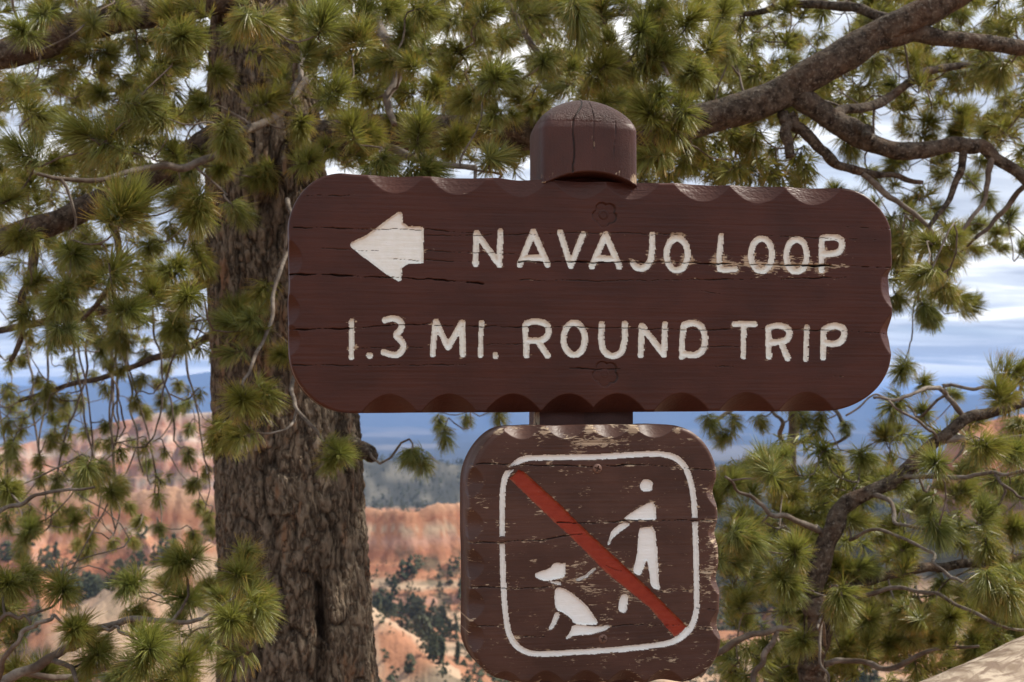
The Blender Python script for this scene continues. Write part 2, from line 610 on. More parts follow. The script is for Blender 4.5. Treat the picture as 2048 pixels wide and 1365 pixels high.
# visible size in the picture decides which ones are single trees
elev = (sz - EYE) / rr_
inview = (elev > -0.203) & (np.abs(azd) < 19.9)
free = ~((azd > -12.1) & (azd < -6.0)) & ~((azd > -2.0) & (azd < 8.4))
score = np.where(inview & free, hgt / rr_, 0)
order = np.argsort(-score)
single = order[:290]
rest = order[290:]
for i in single:
    k = int(g.integers(0, 6))
    c = obj('canyon_conifer', pm[k], None, 'dark conifer standing on the orange canyon slopes far behind the signs', 'tree', 'conifers scattered over the canyon slopes')
    c.location = (sx[i], sy[i], sz[i])
    c.scale = (hgt[i] * g.uniform(.8, 1.2),) * 2 + (hgt[i],)
    c.rotation_euler = (0, 0, g.uniform(0, 6.28))
small = [conifer_mesh(300 + i, i % 2 == 1) for i in range(3)]
VV, FF, off = [], [], 0
for i in rest:
    v, f = small[int(g.integers(0, 3))]
    f = f[:5 + 6 * 12]
    a = g.uniform(0, 6.28)
    rot = np.array([[math.cos(a), -math.sin(a), 0], [math.sin(a), math.cos(a), 0], [0, 0, 1]])
    VV.append((v[:6 + 5 * 12] @ rot.T) * hgt[i] * np.array([1.25, 1.25, 1.0]) + np.array([sx[i], sy[i], sz[i]]))
    FF.append(f + off)
    off += 6 + 5 * 12
me = mesh_np('canyon_forest', np.vstack(VV), [np.vstack(FF)], False, None, M_CON)
obj('canyon_forest', me, None, 'distant scrub and forest covering the canyon floor and hills', 'forest', None, 'stuff')

# ---------------------------------------------------------------- the trail sign
YAW = R(11.5)
BD = np.array([math.cos(YAW), math.sin(YAW), 0.0])        # along the boards
BN = np.array([-math.sin(YAW), math.cos(YAW), 0.0])       # into the boards
UP = np.array([0, 0, 1.0])


class Plane:
    def __init__(self, px, py, depth):
        self.p0 = at(px, py, depth)

    def pt(self, px, py):
        d = ray(px, py)
        k = ((self.p0 - CO) @ BN) / (d @ BN)
        return CO + d * k[..., None]

    def uv(self, px, py):
        q = self.pt(px, py) - self.p0
        return q @ BD, q @ UP


def seg_dist(X, Y, pts):
    best = np.full(X.shape, 1e9)
    for (x0, y0), (x1, y1) in zip(pts[:-1], pts[1:]):
        dx, dy = x1 - x0, y1 - y0
        L2 = dx * dx + dy * dy + 1e-9
        t_ = np.clip(((X - x0) * dx + (Y - y0) * dy) / L2, 0, 1)
        best = np.minimum(best, np.hypot(X - x0 - t_ * dx, Y - y0 - t_ * dy))
    return best


def inside(X, Y, pts):
    c = np.zeros(X.shape, bool)
    n = len(pts)
    for i in range(n):
        x0, y0 = pts[i]
        x1, y1 = pts[(i + 1) % n]
        if y0 == y1:
            continue
        m = ((y0 > Y) != (y1 > Y)) & (X < (x1 - x0) * (Y - y0) / (y1 - y0) + x0)
        c ^= m
    return c


def smooth_poly(pts, n=3, closed=False):
    """one or more rounds of corner rounding"""
    for _ in range(n):
        q = []
        m = len(pts)
        rng_ = range(m) if closed else range(m - 1)
        if not closed:
            q.append(pts[0])
        for i in rng_:
            a, b = pts[i], pts[(i + 1) % m]
            q.append((a[0] * .75 + b[0] * .25, a[1] * .75 + b[1] * .25))
            q.append((a[0] * .25 + b[0] * .75, a[1] * .25 + b[1] * .75))
        if not closed:
            q.append(pts[-1])
        pts = q
    return pts


def sdf(X, Y, pts):
    pp = list(pts) + [pts[0]]
    d = seg_dist(X, Y, pp)
    return np.where(inside(X, Y, pts), d, -d)        # positive inside


def oval(cx, cy, rx, ry, n=28):
    return [(cx + rx * math.cos(2 * math.pi * i / n), cy + ry * math.sin(2 * math.pi * i / n)) for i in range(n + 1)]


def carve_board(plane, x_l, x_r, y_t, y_b, t_rows, n_cols, thick, marks, cracks, scallops, wear_fn, pits, round_mm, seed, wear_edge, parent, name, mat, mats):
    """front of a routed board as a fine relief; every routed mark becomes a mesh of its own"""
    T = np.asarray(t_rows)[:, None]
    S = np.linspace(0, 1, n_cols)[None, :]
    xl, xr = x_l(T), x_r(T)
    X = xl + (xr - xl) * S
    Y = y_t(X) + (y_b(X) - y_t(X)) * T
    # distance to the outline, in pixels
    B = np.concatenate([np.stack([X[0], Y[0]], 1), np.stack([X[-1], Y[-1]], 1), np.stack([X[:, 0], Y[:, 0]], 1), np.stack([X[:, -1], Y[:, -1]], 1)])
    ed = np.full(X.shape, 99.0)
    near = (T * np.ones_like(X) < .14) | (T * np.ones_like(X) > .86) | (X - xl < 60) | (xr - X < 60)
    PX, PY = X[near], Y[near]
    dn = np.full(PX.shape, 99.0)
    for i in range(0, len(B), 40):
        bb = B[i:i + 40]
        dn = np.minimum(dn, np.hypot(PX[:, None] - bb[None, :, 0], PY[:, None] - bb[None, :, 1]).min(1))
    ed[near] = dn
    mpp = 0.00074
    D = np.zeros_like(X)
    wear = np.zeros_like(X)
    crack = np.zeros_like(X)
    rr = round_mm / 1000.0
    em = np.clip(ed * mpp, 0, rr)
    D += rr - np.sqrt(np.maximum(rr * rr - (rr - em) ** 2, 0))
    wear += wear_edge * np.clip(1 - ed / 9, 0, 1)
    sc_edge = np.full(X.shape, 99.0)
    for (side, c, hw, dp, tan_a) in scallops:
        if side == 't':
            q, v = X - c, y_t(X) + dp - Y
        elif side == 'b':
            q, v = X - c, Y - (y_b(X) - dp)
        elif side == 'l':
            q, v = Y - c, xl + dp - X
        else:
            q, v = Y - c, X - (xr - dp)
        k = v - dp * (q / hw) ** 2
        D = np.maximum(D, np.clip(k, 0, None) * mpp * tan_a + (k > 0) *   .00035 * np.clip(k / 8, 0, 1) * fbm(X / 3.5, Y / 2.4, oct=3, seed=seed + 50))
        sc_edge = np.minimum(sc_edge, np.abs(k) + 40 * (np.abs(q) > hw))
    wear += wear_edge * .6 * np.clip(1 - sc_edge / 5, 0, 1)
    U, Vv = plane.uv(X, Y)
    D += 0.00022 * fbm(U * 7, Vv * 260, oct=3, seed=seed) + 0.0009 * fbm(U * 5, Vv * 12, oct=2, seed=seed + 3)
    ids = np.full(X.shape, -1)
    wob = fbm(X / 9, Y / 5, oct=3, seed=seed + 9)
    near_mark = np.full(X.shape, 99.0)
    rim = np.zeros_like(X)
    for mi, m in enumerate(marks):
        inn = np.full(X.shape, -99.0)
        pts_all = [p for s in m['shapes'] for p in s[1]]
        x0 = min(p[0] for p in pts_all) - 40
        x1 = max(p[0] for p in pts_all) + 40
        y0 = min(p[1] for p in pts_all) - 40
        y1 = max(p[1] for p in pts_all) + 40
        mk = (X > x0) & (X < x1) & (Y > y0) & (Y < y1)
        xx, yy = X[mk], Y[mk]
        v = np.full(xx.shape, -99.0)
        for s in m['shapes']:
            if s[0] == 'line':
                v = np.maximum(v, s[2] - seg_dist(xx, yy, s[1]))
            elif s[0] == 'fill':
                v = np.maximum(v, sdf(xx, yy, s[1]))
            elif s[0] == 'gap':
                v = np.minimum(v, np.where(seg_dist(xx, yy, s[1]) < s[2], -3, 99))
        v = v + m.get('rough', 1.2) * wob[mk]
        inn[mk] = v
        hit = inn > 0
        ids[hit] = mi
        g_ = m['depth'] * np.clip(inn / m['ramp'], 0, 1)
        g_ = m['depth'] * np.sin(np.clip(inn / m['ramp'], 0, 1) * math.pi / 2) if m.get('round') else g_
        D = np.where(hit, D + g_, D)
        near_mark = np.minimum(near_mark, np.where(inn > -98, -inn, 99))
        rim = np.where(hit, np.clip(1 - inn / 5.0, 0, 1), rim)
        # rim marks the edge of each routed shape, where paint gets a rust tint
    for pts, w, dp in cracks:
        x0, x1 = min(p[0] for p in pts) - 12, max(p[0] for p in pts) + 12
        y0, y1 = min(p[1] for p in pts) - 14, max(p[1] for p in pts) + 14
        mk = (X > x0) & (X < x1) & (Y > y0) & (Y < y1)
        yy = Y[mk] + 1.5 * noise(X[mk] / 22, seed=seed + 21) + .5 * noise(X[mk] / 5, seed=seed + 22)
        ws = w * (.42 + 0.42 * noise(X[mk] / 40, seed=seed + 23) + .12 * noise(X[mk] / 9, seed=seed + 24))
        ws = ws * sstep(x0 + 10, x0 + 40, X[mk]) * sstep(x1 - 10, x1 - 40, X[mk]) if x1 - x0 < 330 else ws
        ln = seg_dist(X[mk], yy, pts)
        c = np.clip(1.6 - ln / np.maximum(ws, .12), 0, 1)
        D[mk] += c * dp / 1000.0
        crack[mk] = np.maximum(crack[mk], np.clip(c * 1.3, 0, 1))
        wear[mk] += .25 * np.clip(1 - ln / 6, 0, 1)
    wear += wear_fn(X, Y, near_mark)
    for cx, cy, rad, dp in pits:      # overlapping drill holes of the bolt recess
        ang = np.arctan2(Y - cy, X - cx)
        rd = np.hypot(X - cx, Y - cy) - rad * .74
        for lo in range(5):
            la_ = lo * 1.2566 + .45
            rd = np.minimum(rd, np.hypot(X - cx - .55 * rad * math.cos(la_), Y - cy - .55 * rad * math.sin(la_)) - rad * .47)
        D += (dp / 1000.0) * sstep(1.5, -1.5, rd)
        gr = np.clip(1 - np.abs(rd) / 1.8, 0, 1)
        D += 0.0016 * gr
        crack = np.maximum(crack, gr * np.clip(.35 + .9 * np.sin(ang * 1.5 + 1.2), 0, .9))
    Pt = plane.pt(X, Y) + D[..., None] * BN
    buv = np.stack([U, Vv, np.zeros_like(U)], -1)
    nr, nc = X.shape
    F = grid_faces(nr, nc)
    fid = ids.ravel()[F]
    a = np.sort(fid, 1)
    face_id = np.where(a[:, 1] == a[:, 3], a[:, 3], np.where(a[:, 0] == a[:, 2], a[:, 0], -1))
    flat = dict(P=Pt.reshape(-1, 3), buv=buv.reshape(-1, 3), wear=wear.ravel(), crack=crack.ravel(), rim=rim.ravel())

    def sub(faces, extra=None):
        used = np.unique(faces)
        re = np.zeros(nr * nc, np.int64)
        re[used] = np.arange(len(used))
        return used, re[faces]
    base_f = F[face_id < 0]
    loop = np.concatenate([np.arange(nc), nc * np.arange(1, nr) + nc - 1, (nr - 1) * nc + np.arange(nc - 2, -1, -1), nc * np.arange(nr - 2, 0, -1)])
    used = np.unique(np.concatenate([base_f.ravel(), loop]))
    re = np.zeros(nr * nc, np.int64)
    re[used] = np.arange(len(used))
    Vb = flat['P'][used]
    lp = re[loop]
    fl_ = plane.pt(X.ravel()[loop], Y.ravel()[loop])
    n0 = len(Vb)
    rings = []
    prev = lp
    for k in (0.5, 1.0):
        dd = np.maximum(thick * k, D.ravel()[loop] + .0015 * (1 + k))
        inset = 0.0
        rings.append(fl_ + dd[:, None] * BN)
    Vb = np.vstack([Vb] + rings)
    m_ = len(lp)
    faces = [re[base_f][:, ::-1]]
    for k in range(2):
        cur = n0 + k * m_ + np.arange(m_)
        faces.append(np.stack([prev, np.roll(prev, -1), np.roll(cur, -1), cur], -1)[:, ::-1][:, ::-1])
        prev = cur
    faces.append(prev[::-1])
    buvb = np.vstack([flat['buv'][used]] + [flat['buv'][loop] + np.array([0, 0, .02 * (k + 1)]) for k in range(2)])
    wb = np.concatenate([flat['wear'][used], np.full(2 * m_, wear_edge * .3)])
    cb = np.concatenate([flat['crack'][used], np.zeros(2 * m_)])
    me = mesh_np(name, Vb, faces, True, {'buv': buvb, 'wear': wb, 'crack': cb}, mat)
    bo = obj(name, me, parent)
    for mi, m in enumerate(marks):
        ff = F[face_id == mi]
        if len(ff) == 0:
            continue
        used, rf = sub(ff)
        me = mesh_np(m['name'], flat['P'][used], [rf[:, ::-1]], True, {'buv': flat['buv'][used], 'wear': flat['wear'][used], 'crack': flat['crack'][used], 'rim': flat['rim'][used]}, mats[m['mat']])
        o = obj(m['name'], me, bo)
        if m.get('label'):
            o['label'] = m['label']
    return bo


BR1, BR2 = (.043, .0130, .0078), (.060, .0180, .0105)
M_BROWN = paint_material('brown_paint', BR1, BR2, 0.0, 0.40, .24)
M_BROWN_OLD = paint_material('weathered_brown_paint', (.050, .0225, .0155), (.078, .036, .025), 0.076, 0.46, .25)


def white_material(name, c1, c2, dirty):
    t = NT(name, 0.5, .22)
    uv = t.attr('buv', 'Vector')
    n1 = t.noise(t.map(uv, (30, 300, 1)), 1, 4, .6)
    n2 = t.noise(t.map(uv, (80, 110, 1), (4, 2, 0)), 1, 4, .6)
    c = t.mix(t.ramp(n2, [(.35, 0.), (.7, 1.)]), c1, c2)
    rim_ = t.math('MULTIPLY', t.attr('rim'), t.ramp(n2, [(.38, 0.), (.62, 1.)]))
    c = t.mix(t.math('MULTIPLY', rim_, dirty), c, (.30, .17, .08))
    fl = t.ramp(t.math('ADD', t.noise(t.map(uv, (120, 330, 1), (9, 4, 0)), 1, 5, .65), t.math('MULTIPLY', t.attr('wear'), .14)), [(.70, 0.), (.73, 1.)])
    c = t.mix(fl, c, (.23, .16, .10))
    c = t.mix(t.attr('crack'), c, (.02, .014, .01))
    t.set('Base Color', c)
    t.set('Normal', t.bump(t.math('ADD', n1, t.math('MULTIPLY', n2, .7)), .0008, .7))
    return t.m


M_WHITE = white_material('white_paint', (.76, .77, .70), (.82, .84, .80), .65)
M_WHITE2 = white_material('fresh_white_paint', (.79, .80, .765), (.83, .845, .825), .35)
M_RED = white_material('red_paint', (.235, .027, .012), (.275, .036, .016), .5)
MATS = {'white': M_WHITE, 'white2': M_WHITE2, 'red': M_RED}

PL1 = Plane(1180, 590, 2.08)
post_base = at(1180, 590, 2.08) + BN * .09
SIGN = empty('trail_sign', (post_base[0], post_base[1], 0), 'brown wooden trail sign post carrying a wide direction board above a square no dogs board', 'sign')


def corner(t_, rx, tr):
    q = np.clip(1 - t_ / tr, 0, 1)
    return rx * (1 - np.sqrt(np.maximum(1 - q * q, 0)))


def mxl(t_):
    return 578 + corner(t_, 108, .235) + corner(1 - t_, 125, .26) + 1.6 * noise(t_ * 9, seed=4)


def mxr(t_):
    notch = 3.5 * np.exp(-((t_ - .385) / .03) ** 2) + 3.5 * np.exp(-((t_ - .64) / .035) ** 2)
    return 1786 - corner(t_, 108, .235) - corner(1 - t_, 140, .27) - notch + 1.0 * noise(t_ * 12, seed=5)


TOP_C = [790, 916, 1041, 1163, 1263, 1404, 1516, 1626]
BOT_C = [779, 898, 1026, 1138, 1235, 1363, 1494, 1613]


def myt(x):
    w = sum(2.0 * np.exp(-((x - c) / 36.0) ** 2) for c in TOP_C)
    return 350.0 + 28.0 * (x - 730) / 960 + w - 2 + 1.2 * noise(x / 40, seed=6)


def myb(x):
    return 826.5 - 4.0 * (x - 730) / 960 + .7 * noise(x / 60, seed=7)


def T1(x, y):
    return (560 + x / 3.2, 180 + y / 3.2)


def T2(x, y):
    return (1160 + x / 3.2, 180 + y / 3.2)


def T3(x, y):
    return (560 + x / 3.2, 560 + y / 3.2)


def T4(x, y):
    return (1160 + x / 3.2, 560 + y / 3.2)


def L(name, tf, *strokes, w=6.8, sm=2):
    sh = []
    for s in strokes:
        s = [tf(*p) for p in s]
        sh.append(('line', smooth_poly(s, sm) if len(s) > 3 else s, w))
    return dict(name=name, shapes=sh, depth=.0058, ramp=w, round=True, mat='white', rough=1.05)


def LO(name, tf, cx, cy, rx, ry, w=6.8):
    return dict(name=name, shapes=[('line', [tf(*p) for p in oval(cx, cy, rx, ry)], w)], depth=.0058, ramp=w, round=True, mat='white', rough=1.05)


def LF(name, tf, polys, mat='white', depth=.005, ramp=3, rough=1.0, rounds=1):
    return dict(name=name, shapes=[('fill', smooth_poly([tf(*p) for p in q], rounds, True)) for q in polys], depth=depth, ramp=ramp, mat=mat, rough=rough)


marks = [
    LF('arrow', T1, [[(443, 990), (465, 1018), (600, 1122), (735, 1217), (765, 1230), (782, 1215), (785, 1114), (917, 1114), (922, 1100), (923, 885), (905, 872), (790, 869), (786, 795), (768, 775), (745, 788), (620, 880), (560, 925), (530, 942), (465, 968)]]),
    L('letter', T1, [(1252, 1112), (1258, 918)], [(1258, 918), (1405, 1118)], [(1405, 1118), (1412, 908)]),
    L('letter', T1, [(1535, 1120), (1622, 908)], [(1622, 908), (1712, 1118)], [(1565, 1075), (1690, 1075)]),
    L('letter', T1, [(1795, 912), (1862, 1125)], [(1862, 1125), (1940, 925)]),
    L('letter', T2, [(76, 1130), (165, 925)], [(165, 925), (252, 1130)], [(100, 1078), (230, 1082)]),
    L('letter', T2, [(464, 930), (464, 1040), (445, 1115), (395, 1150), (350, 1130), (340, 1108)]),
    LO('letter', T2, 622, 1052, 68, 103),
    L('letter', T2, [(905, 935), (893, 1060), (895, 1145)], [(895, 1145), (930, 1152), (995, 1146)], w=6.6),
    LO('letter', T2, 1163, 1055, 68, 103),
    LO('letter', T2, 1388, 1060, 66, 103),
    L('letter', T2, [(1548, 1152), (1550, 960)], [(1552, 950), (1620, 940), (1675, 955), (1682, 1000), (1660, 1040), (1610, 1050), (1552, 1048)]),
    L('digit', T3, [(460, 268), (457, 495)], w=6.2),
    L('full_stop', T3, [(572, 485), (574, 486)], w=7),
    L('digit', T3, [(672, 258), (735, 240), (785, 275), (768, 330), (735, 352), (780, 390), (795, 435), (755, 482), (705, 480), (665, 463)]),
    L('letter', T3, [(978, 475), (985, 380), (998, 268)], [(998, 268), (1075, 432)], [(1075, 432), (1165, 275)], [(1165, 275), (1170, 475)]),
    L('letter', T3, [(1290, 275), (1283, 485)], w=5.8),
    L('full_stop', T3, [(1377, 482), (1379, 490)], w=6),
    L('letter', T3, [(1578, 482), (1570, 290)], [(1578, 278), (1640, 262), (1715, 285), (1722, 340), (1690, 385), (1630, 392), (1580, 388)], [(1655, 398), (1712, 485)]),
    LO('letter', T3, 1883, 378, 68, 103),
    L('letter', T4, [(140, 285), (133, 390), (155, 470), (212, 492), (265, 470), (288, 390), (287, 283)]),
    L('letter', T4, [(390, 482), (395, 295)], [(395, 295), (538, 478)], [(538, 478), (545, 285)]),
    L('letter', T4, [(655, 492), (655, 380), (665, 290)], [(665, 290), (725, 272), (785, 300), (805, 370), (795, 445), (750, 482), (690, 478), (660, 474)]),
    L('letter', T4, [(990, 283), (1118, 283)], [(1050, 295), (1048, 490)], w=6.4),
    L('letter', T4, [(1210, 490), (1208, 310)], [(1215, 305), (1270, 288), (1335, 310), (1345, 360), (1310, 395), (1225, 402)], [(1292, 408), (1330, 500)]),
    L('letter', T4, [(1452, 305), (1447, 508)], w=5.8),
    L('letter', T4, [(1558, 495), (1562, 320)], [(1570, 315), (1625, 290), (1690, 308), (1695, 355), (1670, 400), (1620, 412), (1572, 400)]),
]
cracks = [
    ([(613, 392), (655, 393), (700, 391)], .9, 2), ([(586, 456), (745, 458), (850, 459), (945, 466)], 1.0, 3), ([(581, 549), (713, 552), (791, 556), (900, 561), (966, 567)], 1.7, 6),
    ([(1038, 523), (1180, 525), (1335, 525), (1425, 527), (1560, 530), (1690, 533), (1783, 537)], 1.5, 6), ([(1470, 528), (1560, 530), (1690, 533)], 2.4, 8), ([(1391, 559), (1566, 558), (1700, 556)], 1.0, 3), ([(1040, 560), (1200, 563), (1390, 560)], .8, 2),
    ([(579, 660), (670, 659), (760, 652), (870, 648)], 1.4, 5), ([(585, 731), (780, 732), (930, 729)], 1.0, 2.5), ([(695, 696), (860, 695)], .9, 2.5),
    ([(870, 651), (1010, 654), (1160, 655), (1363, 660), (1535, 658), (1690, 663), (1770, 668)], 1.0, 3), ([(1130, 738), (1255, 739)], 1.1, 3), ([(850, 472), (1200, 466)], .8, 2), ([(1197, 466), (1380, 471)], .9, 2.5),
    ([(850, 502), (1038, 508)], .8, 2), ([(788, 519), (950, 524)], .9, 2.5), ([(1690, 455), (1782, 459)], .8, 2), ([(1400, 693), (1540, 693)], .8, 2), ([(1500, 470), (1760, 482)], .7, 2), ([(640, 498), (760, 501)], .7, 1.5), ([(960, 690), (1060, 687)], .7, 2), ([(1430, 732), (1465, 734)], 1.6, 2), ([(1668, 752), (1688, 754)], 2.0, 2), ([(1400, 580), (1440, 588)], .9, 1.5),
]
scal = [('t', c, 59, 35, .38) for c in TOP_C] + [('b', c, 57, 38, 1.0) for c in BOT_C] + [('l', 520, 42, 26, .8), ('l', 620, 34, 22, .8), ('l', 680, 34, 22, .8), ('r', 575, 45, 24, .8), ('r', 668, 45, 22, .8)]


def wear1(X, Y, nm):
    w = .34 * np.clip(1 - nm / 9, 0, 1) * (nm > 0)
    row = np.exp(-((Y - 530) / 26.0) ** 2) * sstep(1180, 1420, X) * (1 - sstep(1700, 1760, X))
    w += .46 * row * np.clip(1.25 - nm / 34, 0, 1)
    w += .25 * np.exp(-((Y - 470) / 10.0) ** 2) * sstep(1150, 1200, X) * (1 - sstep(1400, 1450, X)) * np.clip(1 - nm / 20, 0, 1)
    return w


dense = np.concatenate([[0, .0008, .002, .0036, .0056], np.linspace(.008, .992, 400), [.9944, .9964, .998, .9992, 1]])
board1 = carve_board(PL1, mxl, mxr, myt, myb, dense, 760, .040, marks, cracks, scal, wear1, [(1210, 429, 24, 3.0), (1211, 748, 25, 2.2)], 4.0, 11, .12, SIGN, 'direction_board', M_BROWN, MATS)
board1['label'] = 'wide brown board with scalloped edges reading NAVAJO LOOP 1.3 MI. ROUND TRIP'

# --- square board with the crossed-out dog walker
PL2 = Plane(1190, 1100, 2.02)
DOG_T = float((PL1.p0 - PL2.p0) @ BN) + .0378     # back of the board meets the notched post


def T5(x, y):
    return (900 + x / 2.505, 820 + y / 2.505)


def dxl(t_):
    return 940 + corner(t_, 92, .20) + corner(1 - t_, 100, .2) + 1.5 * noise(t_ * 8, seed=14)


def dxr(t_):
    wob = sum(4 * np.exp(-((t_ - c) / .035) ** 2) for c in (.26, .42, .60, .78))
    return 1432 + 14 * t_ - corner(t_, 92, .2) - corner(1 - t_, 95, .18) - wob + 1.2 * noise(t_ * 11, seed=15)


def dyt(x):
    return 853 - 4.0 * (x - 940) / 480 + 1.0 * noise(x / 40, seed=16) + 14 * np.clip((1040 - x) / 100, 0, 1) ** 2


def dyb(x):
    w = sum(4 * np.exp(-((x - c) / 25.0) ** 2) for c in (1010, 1090, 1170, 1250, 1330))
    return 1372 - 6 * (x - 940) / 480 - w


border = [T5(*p) for p in [(330, 268), (360, 248), (410, 240), (740, 237), (900, 226), (1040, 218), (1110, 230), (1168, 265), (1200, 330), (1222, 430), (1228, 540), (1233, 700), (1238, 950), (1236, 1010), (1215, 1082), (1165, 1140), (1080, 1178), (800, 1205), (560, 1220), (415, 1226), (350, 1200), (305, 1150), (284, 1080), (272, 950), (265, 800), (262, 650), (262, 450), (268, 360), (290, 310), (330, 268)]]
b_mark = dict(name='border', shapes=[('line', smooth_poly(border, 2), 6.2), ('gap', [T5(285, 296), T5(345, 284)], 3.0), ('gap', [T5(240, 655), T5(290, 652)], 7.0), ('gap', [T5(1205, 553), T5(1250, 551)], 3.6)], depth=.0056, ramp=5, round=True, mat='white2', rough=.9)
dmarks = [
    LF('red_slash', T5, [[(297, 345), (345, 300), (370, 310), (560, 482), (640, 565), (880, 788), (1000, 900), (1192, 1092), (1165, 1120), (1128, 1142), (1000, 992), (790, 822), (590, 622), (520, 560)]], 'red', .0042, 2.6, .7, 0),
    b_mark,
    LF('walker_figure', T5, [oval(986, 380, 34, 34, 20)[:-1], [(1018, 455), (1030, 480), (1036, 520), (1036, 553), (990, 555), (866, 553), (880, 535), (940, 495)], [(868, 562), (905, 568), (900, 580), (840, 622), (812, 648), (798, 682), (786, 674), (800, 640), (808, 605)], [(945, 600), (960, 587), (1030, 586), (1040, 700), (1050, 850), (1055, 905), (1030, 902), (1005, 880), (1000, 830), (990, 765), (984, 755), (975, 790), (960, 825), (945, 832), (920, 815), (917, 800), (935, 740), (942, 660)], [(855, 930), (880, 918), (898, 940), (892, 990), (878, 1022), (850, 1012), (841, 990)]], 'white2', .0052, 2.6, .9, 1),
    LF('dog_figure', T5, [[(423, 830), (432, 815), (500, 795), (520, 768), (545, 764), (562, 772), (580, 760), (584, 800), (575, 842), (530, 851), (480, 860), (440, 850)], [(480, 862), (558, 856), (558, 885), (520, 872)], [(525, 895), (560, 888), (620, 925), (680, 972), (722, 1030), (748, 1076), (700, 1082), (620, 1075), (605, 1040), (560, 1015), (530, 1002), (522, 950)], [(612, 1072), (700, 1083), (750, 1086), (802, 1074), (802, 1092), (760, 1115), (690, 1130), (622, 1132), (592, 1150), (573, 1146), (602, 1115)], [(528, 1012), (556, 1018), (540, 1062), (510, 1102), (490, 1104), (510, 1060)]], 'white2', .0052, 2.6, .9, 1),
    L('leash', T5, [(640, 853), (685, 832), (725, 796)], w=3.1),
]
dmarks[-1]['mat'] = 'white2'


def C5(*pts, w=1.2, d=4):
    return ([T5(*p) for p in pts], w, d)


dcracks = [C5((95, 272), (300, 272), (500, 279), (720, 284), w=1.2, d=5), C5((760, 280), (1000, 276), (1180, 292), (1350, 304), w=1.4, d=5), C5((85, 665), (245, 668), (300, 655), (480, 650), (590, 632), (690, 622), w=1.2, d=4), C5((540, 568), (640, 570), (860, 558), (1030, 553), (1355, 552), w=1.2, d=5), C5((1218, 806), (1360, 812), w=1.0), C5((85, 888), (255, 893), (330, 896), (520, 885), w=1.2), C5((85, 1087), (270, 1085), w=.9), C5((740, 1085), (1000, 1078), (1230, 1083), w=.8, d=3), C5((1050, 912), (1230, 902), w=.9), C5((1240, 995), (1365, 1000), w=1.0), C5((300, 1136), (470, 1134), w=.8, d=3), C5((780, 780), (870, 815), w=.8, d=3), C5((590, 857), (640, 854), w=1.0, d=2.5), C5((1190, 1090), (1350, 1098), w=.8)]
dscal = [('t', c, 44, 26, .9) for c in (1045, 1133, 1222, 1310)] + [('l', c, 34, 28, .9) for c in (965, 1050, 1130, 1210, 1275)] + [('r', c, 36, 18, .9) for c in (985, 1068, 1160, 1250)] + [('b', c, 40, 24, .9) for c in (1010, 1092, 1172, 1252, 1330)]


def wear2(X, Y, nm):
    w = .16 * np.clip(1 - nm / 8, 0, 1) * (nm > 0)
    w += .55 * np.exp(-((X - 1190) / 62.0) ** 2 - ((Y - 886) / 15.0) ** 2)
    w += .30 * np.exp(-((X - 1425) / 18.0) ** 2 - ((Y - 1110) / 75.0) ** 2)
    w += .22 * np.exp(-((X - 1200) / 90.0) ** 2 - ((Y - 1170) / 50.0) ** 2)
    w += .25 * np.exp(-((X - 1350) / 60.0) ** 2 - ((Y - 1318) / 12.0) ** 2)
    for c in (1000, 1090, 1178, 1266, 1355):
        w += .75 * np.exp(-((X - c) / 11.0) ** 2 - ((Y - 862) / 8.0) ** 2)
    return w


dense2 = np.concatenate([[0, .0012, .003, .006], np.linspace(.010, .990, 400), [.994, .997, .9988, 1]])
board2 = carve_board(PL2, dxl, dxr, dyt, dyb, dense2, 380, DOG_T, dmarks, dcracks, dscal, wear2, [], 7.0, 23, .16, SIGN, 'no_dogs_board', M_BROWN_OLD, MATS)
board2['label'] = 'square weathered brown board with a red slash over a person leading a dog'

# --- bolts and screws
t = NT('rusty_screw', .5)
nb = t.noise(t.objco(), 400, 4, .6)
t.set('Base Color', t.mix(nb, (.07, .035, .026), (.22, .12, .085)))
t.set('Metallic', .25)
t.set('Normal', t.bump(nb, .0004, .6))
M_SCREW = t.m


def disc(plane, px, py, rad_px, dep, dome, name, parent, mat, cross=False, ring=False):
    n = 28
    rows = [(1.0, .0035), (1.0, .0004), (.93, 0.0), (.8, -.0004), (.62, -.0006), (.6, .0), (.45, .0002), (.2, .0002)] if ring else [(1.0, .004), (1.0, .0006), (.92, -.0004), (.7, -.0012), (.5, -.0016), (.34, -.0018), (.18, -.0018), (.08, -.0018)]
    c = plane.pt(np.array(px, float), np.array(py, float)) + BN * dep
    rad = rad_px * .00073
    V = []
    for k, dz in rows:
        for i in range(n):
            a = 2 * math.pi * i / n
            dd = dz * dome
            if cross and k < .6:
                th = abs(((math.degrees(a) + 20) % 90) - 45)
                if th > 30 or k < .2:
                    dd = .0012
            V.append(c + BD * rad * k * math.cos(a) + UP * rad * k * math.sin(a) + BN * dd)
    V.append(c + BN * (.0012 if cross else rows[-1][1] * dome))
    nv = len(rows) * n
    last = np.arange(n) + (len(rows) - 1) * n
    fan = np.stack([last, np.roll(last, -1), np.full(n, nv)], -1)
    V = np.array(V)
    buv = np.stack([V @ BD, V @ UP, V @ BN], -1)
    me = mesh_np(name, V, [grid_faces(len(rows), n, True), fan], False, {'buv': buv, 'wear': np.zeros(len(V)), 'crack': np.zeros(len(V))}, mat)
    return obj(name, me, parent)


disc(PL1, 1208, 429, 10.5, .0026, 1.0, 'bolt_head', board1, M_BROWN, ring=True)
disc(PL1, 1210, 748, 10.5, .0018, 1.0, 'bolt_head', board1, M_BROWN, ring=True)
disc(PL2, 1194.6, 937.5, 9.5, -.0008, 1.0, 'screw', board2, M_SCREW, cross=True)
disc(PL2, 1205.8, 1278, 9.0, -.0008, 1.0, 'screw', board2, M_SCREW, cross=True)

